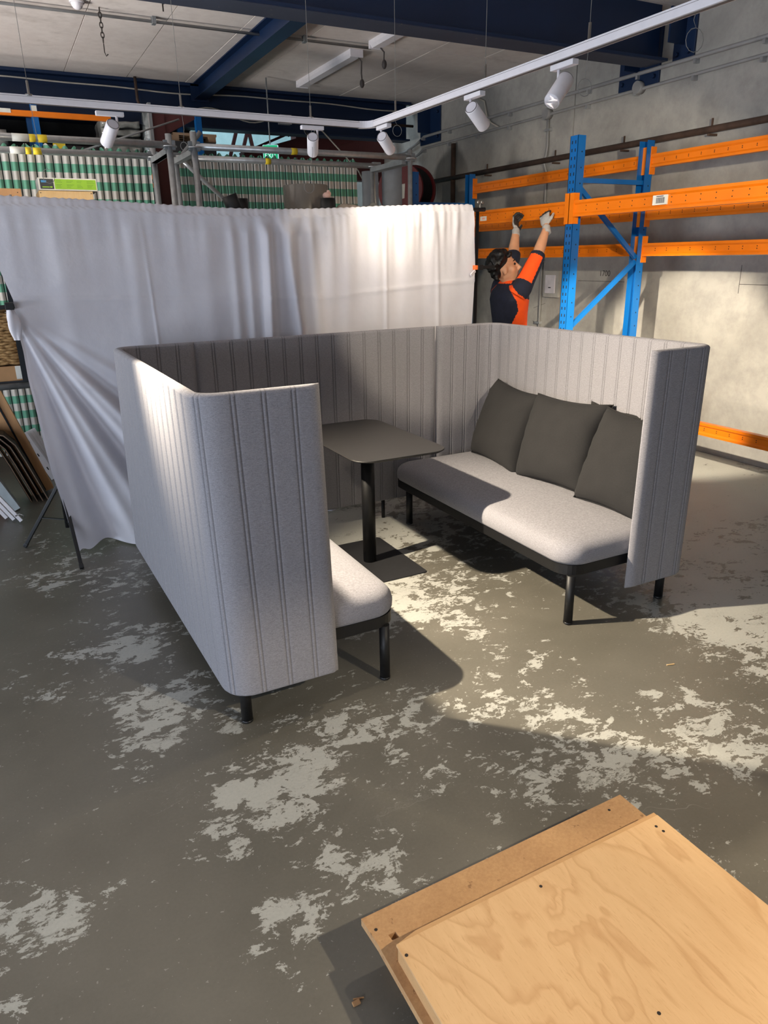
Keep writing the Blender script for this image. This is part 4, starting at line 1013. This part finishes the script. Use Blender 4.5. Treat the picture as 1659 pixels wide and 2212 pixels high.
obj('headline', q, M['green_print'], t, kind='stuff'); q = MB()
for x in (.44, .50, .56, .62):
    for z in (2.167, 2.159, 2.146, 2.139, 2.131):
        q.lohi((x, 5.2775, z), (x+random.uniform(.02, .045), 5.279, z+.0025))
obj('small_print', q, M['green_ink'], t, kind='stuff')
t = thing('timber_board', (.02, 5.4, DK), 'pale timber panel end at the far left above the sheet', 'board')
obj('panel', case(-.5, .236, 5.32, 5.42, DK, 2.122), M['beech'], t); obj('screw', MB().cyl((.215, 5.318, 2.10), (.215, 5.321, 2.10), .003, 8), M['chain'], t)
simple('black_bag', MB().ell((.79, 5.4, DK+.045), (.14, .10, .055)), M['can_black'], 'low black bag lying behind the sheet right of the crate', 'bag')
def lampcan(x, tilt, label, y=5.35):
    t = thing('lamp_can', (x, y, DK), label, 'lamp', 'black cans above the sheet'); a = V((math.sin(tilt), 0, math.cos(tilt))); r = .054; b0 = V((x, y, DK+r*abs(math.sin(tilt))+.002))
    h = .145
    obj('shell', MB().tube([b0, b0+a*.004, b0+a*h, b0+a*h, b0+a*(h-.012), b0+a*(h-.012)], [r-.003, r, r, r-.006, r-.008, .001], 28), M['can_black'], t)
    obj('cap', MB().cyl(b0+a*(h-.014), b0+a*(h-.004), r-.01, 24), M['black_metal'], t); return t
lampcan(1.605, -.36, 'leftmost black lamp can, tilted, above the white sheet'); lampcan(1.672, 0, 'black lamp can standing upright between tilted can and drum', 5.47)
lampcan(2.272, 0, 'black lamp can with crumpled pink paper on it, in front of drum', 5.28)
simple('crumpled_paper', MB().ell((2.268, 5.28, DK+.165), (.032, .026, .024), None, 9, 6).ell((2.286, 5.284, DK+.178), (.020, .02, .018), None, 7, 5).ell((2.278, 5.272, DK+.192), (.014, .014, .012), None, 6, 4), M['pink'], 'crumpled pink paper stuffed in a black lamp can', 'paper')
t = thing('drum_shade', (2.255, 5.66, DK), 'glossy grey drum behind the black lamp can', 'drum')
obj('shell', MB().tube([(2.255, 5.66, DK), (2.255, 5.66, DK+.26), (2.255, 5.66, DK+.264), (2.255, 5.66, DK+.264), (2.255, 5.66, DK+.25)], [.173, .173, .171, .166, .165], 48, cap=False), M['drum_grey'], t)
obj('bottom', MB().cyl((2.255, 5.66, DK), (2.255, 5.66, DK+.01), .168, 40), M['drum_grey'], t)
def lump(name, c, r, mat_, label, cat, seed=1):
    b = MB()
    def fn(u, v_):
        th_ = PI*v_*.5; a = 2*PI*u; d = V((math.sin(th_)*math.cos(a), math.sin(th_)*math.sin(a), math.cos(th_)))
        k = 1+.35*mnoise.noise(d*1.7+V((seed, 0, 0)))+.15*mnoise.noise(d*5+V((seed, 3, 0)))
        return V(c)+V((d.x*r[0]*k, d.y*r[1]*k, max(0, d.z*r[2]*k)))
    b.grid(fn, 40, 16); b.add([], []); return simple(name, b, mat_, label, cat)
lump('folded_tarp', (2.55, 5.45, DK), (.20, .16, .11), M['tarp'], 'grey tarp heaped behind the sheet right of the drum', 'tarp', 4)
lump('plastic_bundle', (2.84, 5.55, DK), (.15, .14, .13), M['plastic'], 'clear plastic bundle at the right end above the sheet', 'bundle', 9)
simple('yellow_case', case(2.24, 2.46, 5.08, 5.16, DK, DK+.055), M['tag_yellow'], 'yellow case just showing over the top of the sheet', 'case')
simple('black_tray', case(2.5, 2.9, 5.10, 5.22, DK, DK+.06), M['can_black'], 'flat black tray showing over the sheet at the right', 'tray')
# lower left: basket and carton on the lower deck
b = MB(); bx0, bx1, bz0, bz1 = -.62, .085, 1.075, 1.395
t = thing('wicker_basket', (-.25, 5.4, 1.07), 'woven seagrass basket on a carton at the left frame edge', 'basket')
strands = MB(); ROW = 18
for k in range(ROW):
    z = bz0+.01+(bz1-bz0-.02)*k/(ROW-1); ins = .02*(1-abs(k/(ROW-1)-.4)); pts = []
    loop = rrect(bx0+ins-.0, 5.22+ins, bx1-ins, 5.62-ins, .05, 4)
    L_ = []
    for (xa, ya), (xb_, yb2) in zip(loop, loop[1:]+loop[:1]):
        n_ = max(1, int(math.hypot(xb_-xa, yb2-ya)/.012))
        for q in range(n_): L_.append((xa+(xb_-xa)*q/n_, ya+(yb2-ya)*q/n_))
    cx, cy = -.265, 5.42
    for i, (x, y) in enumerate(L_):
        o_ = .006*math.sin(i*1.25+k*PI); d = V((x-cx, (y-cy)*1.6, 0)).normalized(); pts.append((x+d.x*o_, y+d.y*o_, z+.003*math.sin(i*.7+k)))
    strands.tube(pts+[pts[0]], .0105, 5, cap=False)
obj('weave', strands, M['wicker'], t, kind='stuff')
obj('lining', MB().lohi((bx0+.03, 5.25, bz0), (bx1-.03, 5.59, bz1-.03)), M['brown_pipe'], t)
br_ = MB()
for k in range(3):
    br_.tube([(bx1-.008+.009*math.sin(z*90+k*2.1), 5.235+.009*math.cos(z*90+k*2.1), z) for z in [bz0+(bz1-bz0)*j/50 for j in range(51)]], .008, 5)
obj('braided_edge', br_, M['wicker'], t)
t = thing('cardboard_box', (-.2, 5.4, .975), 'brown cardboard box supporting the wicker basket', 'box')
obj('carton', case(-.6, .078, 5.21, 5.62, .975, 1.068), M['cardboard'], t); obj('tape', MB().lohi((.02, 5.208, .985), (.06, 5.2095, 1.068)), M['tag_white'], t)

# leaning boards and frames at the lower left
t = thing('leaning_board', (.05, 5.95, 0), 'long beech board leaning against the dark shelf at the left', 'board')
obj('plank', MB().beam((.06, 5.975, .012), (-.42, 5.975, 1.6), .16, .10, (0, 1, 0)), M['beech'], t)
obj('groove', MB().beam((.075, 5.918, .03), (-.40, 5.918, 1.58), .012, .012, (0, 1, 0)), M['rack_dark'], t)
for k in range(4):
    t = thing('bent_board', (0, 5.75, 0), ('%s bent black board leaning in the row at the left' % ('front', 'second', 'third', 'rearmost')[k]), 'board', 'bent black boards')
    rg = []
    for (x, z) in ((.085, .012), (-.02, .33), (-.065, .45), (-.13, .53), (-.30, .585)):
        rg.append((x-.035*k, z-.012*k))
    ya, yb_ = 5.70+.028*k, 6.05+.02*k
    ya = 5.72+.01*k; b = MB(); vs = []; n_ = len(rg)
    def offp(i):
        a = V((rg[max(i-1, 0)][0], 0, rg[max(i-1, 0)][1])); c_ = V((rg[min(i+1, n_-1)][0], 0, rg[min(i+1, n_-1)][1])); d = (c_-a).normalized(); return V((d.z, 0, -d.x))
    b.rings([[V((x, ya, z)), V((x, ya+.17, z)), V((x, ya+.17, z))-offp(i)*.012, V((x, ya, z))-offp(i)*.012] for i, (x, z) in enumerate(rg)], True, True, 0, False)
    obj('panel', b, M['black_ply'], t); e = MB()
    e.rings([[V((x, ya-.001, z))-offp(i)*.003, V((x, ya, z))-offp(i)*.003, V((x, ya, z))-offp(i)*.008, V((x, ya-.001, z))-offp(i)*.008] for i, (x, z) in enumerate(rg)], True, True, 0, False)
    obj('pale_edge', e, M['ply_edge'], t)
for k in range(4):
    t = thing('slotted_bracket', (.15, 6.35+.03*k, 0), ('%s white slotted metal bracket leaning beside the sheet' % ('nearest', 'second', 'third', 'rearmost')[k]), 'bracket', 'white slotted brackets')
    x0, x1 = .165+.022*k, -.005+.022*k; y = 6.30+.045*k
    obj('strip', MB().beam((x0, y, .012), (x1, y, .41), .055, .012, (0, 1, 0)), M['white_paint'], t)
    q = MB(); d = V((x1-x0, 0, .398))
    for u in (.2, .5, .8): q.beam(V((x0, y-.0065, .012))+d*u, V((x0, y-.0065, .012))+d*(u+.06), .008, .002, (0, 1, 0))
    obj('slots', q, M['rack_dark'], t, kind='stuff')
t = thing('silver_panel', (-.16, 5.7, 0), 'pale silver panel leaning at the left frame edge', 'panel')
obj('panel', MB().beam((-.148, 5.62, .005), (-.36, 5.62, .50), .075, .10, (0, 1, 0)), M['silver_white'], t)
for k in range(3):
    t = thing('white_trestle_leg', (-.15-.05*k, 5.3, 0), ('%s white metal leg lying tilted on the floor at the lower left' % ('rightmost', 'middle', 'leftmost')[k]), 'leg', 'white metal legs at lower left')
    x = -.115-.045*k; y = 5.28+.06*k
    obj('bar', MB().beam((x, y, .014), (x-.34, y+.1, .58), .022, .030, (0, 1, 0)), M['white_paint'], t)
    if k == 0:
        w1 = MB(); w1.tube([(x-.03, y-.02, .06), (x-.005, y-.03, .075), (x+.02, y-.03, .06), (x+.022, y-.03, .045)], .005, 6); obj('wing_screw', w1, M['steel_bare'], t)
simple('brown_block', case(-.40, -.2, 5.6, 5.68, 0, .13), M['reel_red'], 'brown block on the floor behind the white legs', 'block')
simple('brown_carton', case(-.1, .5, 7.1, 7.4, 0, .14), M['brown_pipe'], 'low brown carton on the floor behind the leaning boards', 'box')

# ------------------------------------------------------------------ scaffolds with striped cloths
def rosette(b, x, y, z):
    b.tube([(x, y, z-.004), (x, y, z+.004)], .058, 8)
def scaffold(label, x0, x1, ends, tagx):
    t = thing('scaffold', ((x0+x1)/2, 6.3, 0), label, 'scaffold'); zt = 2.5
    for (x, y, ztop, r) in ends:
        p = obj('standard', MB().cyl((x, y, 0), (x, y, ztop), r, 14), M['galv'], t)
        for z in (zt-.01, 2.04, 1.0):
            q = MB(); rosette(q, x, y, z); obj('rosette', q, M['galv'], p)
    for y in (6.0, 6.65):
        l_ = obj('ledger', MB().cyl((x0, y, zt), (x1, y, zt), .0242, 14), M['galv'], t)
        for x in (x0, x1): obj('wedge_head', MB().lohi((x-.045, y-.018, zt-.034), (x+.045, y+.018, zt+.034), bev=.008), M['galv_dark'], l_)
        for xx, w_, m2 in tagx:
            xx += (.04 if y > 6.3 else 0)*0
            obj('tag', MB().tube([(xx, y, zt), (xx+w_, y, zt)], .0252, 14), M[m2], l_)
    for x in {e[0] for e in ends}: obj('transom', MB().lohi((x-.025, 6.02, zt-.055), (x+.025, 6.63, zt-.015)), M['galv_dark'], t)
    return t
s1 = scaffold('galvanised tube scaffold at the left holding up the striped cloth', -1.5, 1.32, [(1.32, 6.0, 2.575, .0242), (1.325, 6.65, 2.56, .0242), (-1.5, 6.0, 2.57, .0242), (-1.5, 6.65, 2.57, .0242)], [(.265, .10, 'tag_white'), (.372, .04, 'tag_yellow'), (.425, .06, 'tag_yellow')])
s2 = scaffold('galvanised tube scaffold behind the middle of the white sheet', 1.505, 3.375, [(1.505, 6.0, 2.6, .0242), (1.505, 6.65, 2.5, .0242), (3.375, 6.0, 2.56, .020), (3.33, 6.65, 2.5, .020)], [(2.28, .05, 'tag_yellow')])
obj('diagonal_brace', MB().tube([(1.53, 6.62, 2.49), (1.60, 6.62, 2.43), (2.2, 6.62, 1.9)], [.012, .018, .018], 10), M['galv'], s2)
def cloth_strip(label, x0, x1, seed, zlo=.15):
    b = MB(); N = int((x1-x0)/.0075)
    def fn(u, v_):
        x = x0+(x1-x0)*u; z = 2.54-(2.54-zlo)*v_
        y = 6.71+.006*math.sin(x*2*PI/.060)+.012*mnoise.noise(V((x*4, z*.8, seed)))
        xx = x+.025*mnoise.noise(V((x*2.2, z*.9, seed+5)))
        z += (.014*math.sin(x*90)+.012*mnoise.noise(V((x*22, 0, seed)))) if v_ == 0 else 0
        return V((xx, y, z+.012*mnoise.noise(V((x*3, z, seed+9)))))
    b.grid(fn, N, 34)
    def pa(me):
        at = me.attributes.new('u', 'FLOAT', 'POINT')
        for i in range(len(me.vertices)): at.data[i].value = (x1-x0)*((i % (N+1))/N)+.004
    return obj('striped_cloth', b, M['stripe'], None, label, 'curtain', fixn=False, post=pa)
cloth_strip('green and white striped cloth hung on the left scaffold', -1.55, 1.30, 2)
cloth_strip('green and white striped cloth hung on the middle scaffold', 1.53, 3.20, 6)
simple('yellow_note', MB().lohi((.58, 6.716, 2.50), (.67, 6.722, 2.57)), M['tag_yellow'], 'yellow paper note above the left striped cloth', 'note')

# ------------------------------------------------------------------ far store: racks, wrapped goods, red steel
t = thing('steel_column', (1.52, 7.35, 0), 'dark red steel column between the two striped cloths', 'column')
obj('column_section', MB().rings([[V((x, y, z)) for x, y in ((1.475,7.28),(1.585,7.28),(1.585,7.29),(1.535,7.29),(1.535,7.42),(1.585,7.42),(1.585,7.43),(1.475,7.43),(1.475,7.42),(1.525,7.42),(1.525,7.29),(1.475,7.29))] for z in (0, 2.93)], True, True, 0, False), M['maroon'], t)
obj('haunch', MB().add([(1.585,7.3,2.76),(1.585,7.42,2.76),(1.86,7.3,2.90),(1.86,7.42,2.90),(1.585,7.3,2.93),(1.585,7.42,2.93),(1.86,7.3,2.93),(1.86,7.42,2.93)], [(0,2,3,1),(4,5,7,6),(0,4,6,2),(1,3,7,5),(2,6,7,3),(0,1,5,4)]), M['maroon'], t)
obj('grey_channel', MB().lohi((1.445, 7.25, 0), (1.472, 7.30, 3.0)), M['conduit'], t)
t = thing('goods_rack', (.9, 8.8, 0), 'tall blue and orange goods rack behind the left striped cloth', 'rack')
for x in (-1.4, .605, 2.185):
    for y in (8.45, 9.3): obj('upright_post', MB().lohi((x-.03, y-.035, 0), (x+.03, y+.035, 3.14)), M['rack_blue'], t)
for y in (8.42, 9.33):
    for z in ((2.50, 3.015) if y < 9 else (2.5,)): obj('beam', MB().lohi((-1.4, y-.02, z), (2.185 if z < 2.6 else 1.30, y+.02, z+.048)), M['rack_orange'], t)
obj('deck', MB().lohi((-1.4, 8.45, 2.56), (2.185, 9.3, 2.6)), M['dark_goods'], t)
obj('sign_plate', MB().lohi((.58, 8.40, 3.02), (.63, 8.412, 3.11)), M['tag_white'], t)
obj('sign_plate', MB().lohi((.28, 8.395, 3.035), (.40, 8.401, 3.07)), M['tag_white'], t)
t = thing('pallet', (2.2, 8.9, 2.6), 'timber pallet up on the far goods rack', 'pallet')
for k in range(5): obj('slat', MB().lohi((1.95, 8.62+.13*k, 2.96), (2.42, 8.70+.13*k, 2.985)), M['ply_edge'], t)
for x in (1.97, 2.17, 2.37): obj('block', MB().lohi((x-.04, 8.62, 2.9), (x+.04, 9.2, 2.96)), M['ply_edge'], t)
obj('deck_below', MB().lohi((1.92, 8.6, 2.60), (2.40, 9.2, 2.90)), M['dark_goods'], t)
def bundle(x0, x1, z0, z1, n_, mat_, label, seed, y=8.55, d_=.5):
    t = thing('wrapped_bundle', ((x0+x1)/2, y+d_/2, z0), label, 'bundle', 'wrapped goods on the far rack')
    for k in range(n_):
        za = z0+(z1-z0)*k/n_; zb_ = z0+(z1-z0)*(k+1)/n_; b = MB(); rr = []
        for i in range(15):
            x = x0+(x1-x0)*i/14; ring = []
            for j in range(16):
                a = 2*PI*j/16; c_, s_ = math.cos(a), math.sin(a)
                f_ = 1+.22*mnoise.noise(V((x*9, j*.9, seed+k)))
                ring.append(V((x, y+d_/2+d_/2*f_*math.copysign(abs(c_)**.5, c_), (za+zb_)/2+(zb_-za)/2*f_*math.copysign(abs(s_)**.6, s_))))
            rr.append(ring)
        b.rings(rr, True, True); obj('layer', b, mat_, t)
bundle(1.22, 1.60, 2.605, 3.06, 6, M['plastic'], 'stack of grey goods in shiny plastic wrap on the far rack', 2)
bundle(-.5, .34, 2.605, 2.93, 2, M['plastic'], 'plastic wrapped lump at the left end of the far rack', 8)
bundle(.7, 1.16, 2.605, 2.82, 1, M['dark_goods'], 'dark wrapped goods in the middle of the far rack', 5)
b = MB(); b.tube([(1.71, 8.6, 3.16), (1.71, 8.6, 2.95), (1.69, 8.6, 2.80), (1.70, 8.6, 2.602)], [.075, .082, .078, .06], 18)
for i, p in enumerate(b.v): b.v[i] = tuple(V(p)+V((mnoise.noise(V(p)*14), mnoise.noise(V(p)*14+V((9,0,0))), 0))*.018)
simple('foil_duct', b, M['foil'], 'crinkled silver foil duct end hanging beside the red column', 'duct')
obj('tie_rod', MB().tube([(1.575, 6.69, 2.79), (.72, 6.69, 2.50)], .007, 6), M['conduit'], s1)
obj('brace', MB().tube([(1.735, 6.66, 2.70), (1.49, 6.66, 2.44)], .019, 8), M['conduit'], s2)
t = thing('red_truss', (3.5, 11, 0), 'thin dark red bracing bars in front of the pale far wall', 'truss')
for (x0, z0, x1, z1) in ((3.44, 3.58, 3.20, 2.9), (3.60, 3.58, 3.36, 2.9), (3.53, 3.58, 3.62, 3.1)):
    obj('bar', MB().beam((x0, 11, z0), (x1, 11, z1), .045, .04, (0, 1, 0)), M['maroon'], t)
obj('chord', MB().lohi((3.1, 10.96, 3.54), (5.364, 11.04, 3.64)), M['maroon'], t)
t = thing('red_beam', (4, 10, 3), 'big dark red steel beam under the roof at the back', 'beam')
obj('web', MB().beam((3.15, 10, 2.88), (5.4, 10, 3.52), .22, .10, (0, 1, 0)), M['maroon'], t)
obj('flange', MB().beam((3.12, 10, 2.99), (3.84, 10, 3.28), .03, .2, (0, 1, 0)), M['maroon'], t)
obj('strut', MB().beam((3.82, 10, 3.24), (3.62, 10, 3.5), .04, .16, (0, 1, 0)), M['maroon'], t)
obj('deep_beam', MB().lohi((4.0, 10.3, 2.75), (5.36, 10.5, 3.4)), M['maroon'], t)
t = thing('exit_sign', (2.97, 8.5, 2.82), 'lit green EXIT sign hanging behind the scaffold tubes', 'sign')
nx = V((-.42, -.90, 0)).normalized(); tx = V((.90, -.42, 0)).normalized(); c_ = V((2.955, 8.5, 2.82))
obj('housing', MB().box(c_+V((.05, .045, 0))-nx*.02, (.17, .06, .165), Matrix((tx, -nx, V((0,0,1)))).transposed(), 0, .006), M['exit_white'], t)
obj('face_panel', MB().box(c_+V((.05, .045, 0))+nx*.012, (.16, .008, .155), Matrix((tx, -nx, V((0,0,1)))).transposed()), M['exit_green'], t)
text_mesh('lettering', 'EXIT', .066, M['exit_white'], basis(tx, (0,0,1), nx, c_+V((.05, .045, -.03))+nx*.0175), t)
obj('hanger', MB().cyl(c_+V((.06, .08, .08)), c_+V((.06, .08, .75)), .008, 8), M['galv_dark'], t)
for x, y, r, h, lab in ((4.02, 7.55, .11, 2.62, 'tall pale roll standing on the floor left of the reel'), (3.78, 7.6, .09, 2.56, 'slimmer pale roll standing beside the tall roll')):
    t = thing('upright_roll', (x, y, 0), lab, 'roll', 'pale rolls by the reel')
    obj('roll', MB().tube([(x, y, 0), (x, y, h), (x, y, h), (x, y, h-.02)], [r, r, r-.02, r-.02], 20), M['roll_white'], t)
simple('loop_cable', MB().tube([V((2.62, 9.0, 3.25))+V((.15*k/14-.4+.06*k, 0, .06*math.sin(k*.45))) for k in range(15)], .007, 5), M['cable_white'], 'white cable looping along the lower edge of the far beam', 'cable')
simple('coil_hose', MB().tube([V((3.72, 9.1, 3.17))+V((.07*math.cos(a*.5), 0, .06*math.sin(a*.5))) for a in range(26)], .013, 6, cap=False), M['conduit'], 'coiled grey hose under the far blue beam', 'hose')
simple('beam_box', case(3.35, 3.50, 9.12, 9.2, 3.22, 3.32), M['cap_grey'], 'small pale box fixed to the far blue beam', 'box')
simple('slanting_flex', MB().tube([(3.90, 9.19, 3.20), (4.36, 9.1, 2.74), (4.62, 9.1, 2.30), (4.66, 9.1, 2.155)], .009, 5), M['cable_white'], 'pale wire slanting down below the rail corner', 'cable')
simple('cord_behind_post', MB().tube([(3.36, 6.67, 2.48), (3.38, 6.70, 2.25), (3.43, 6.72, 2.0), (3.43, 6.72, 0)], .008, 5), M['cable_white'], 'pale cord hanging right of the middle striped cloth', 'cord')
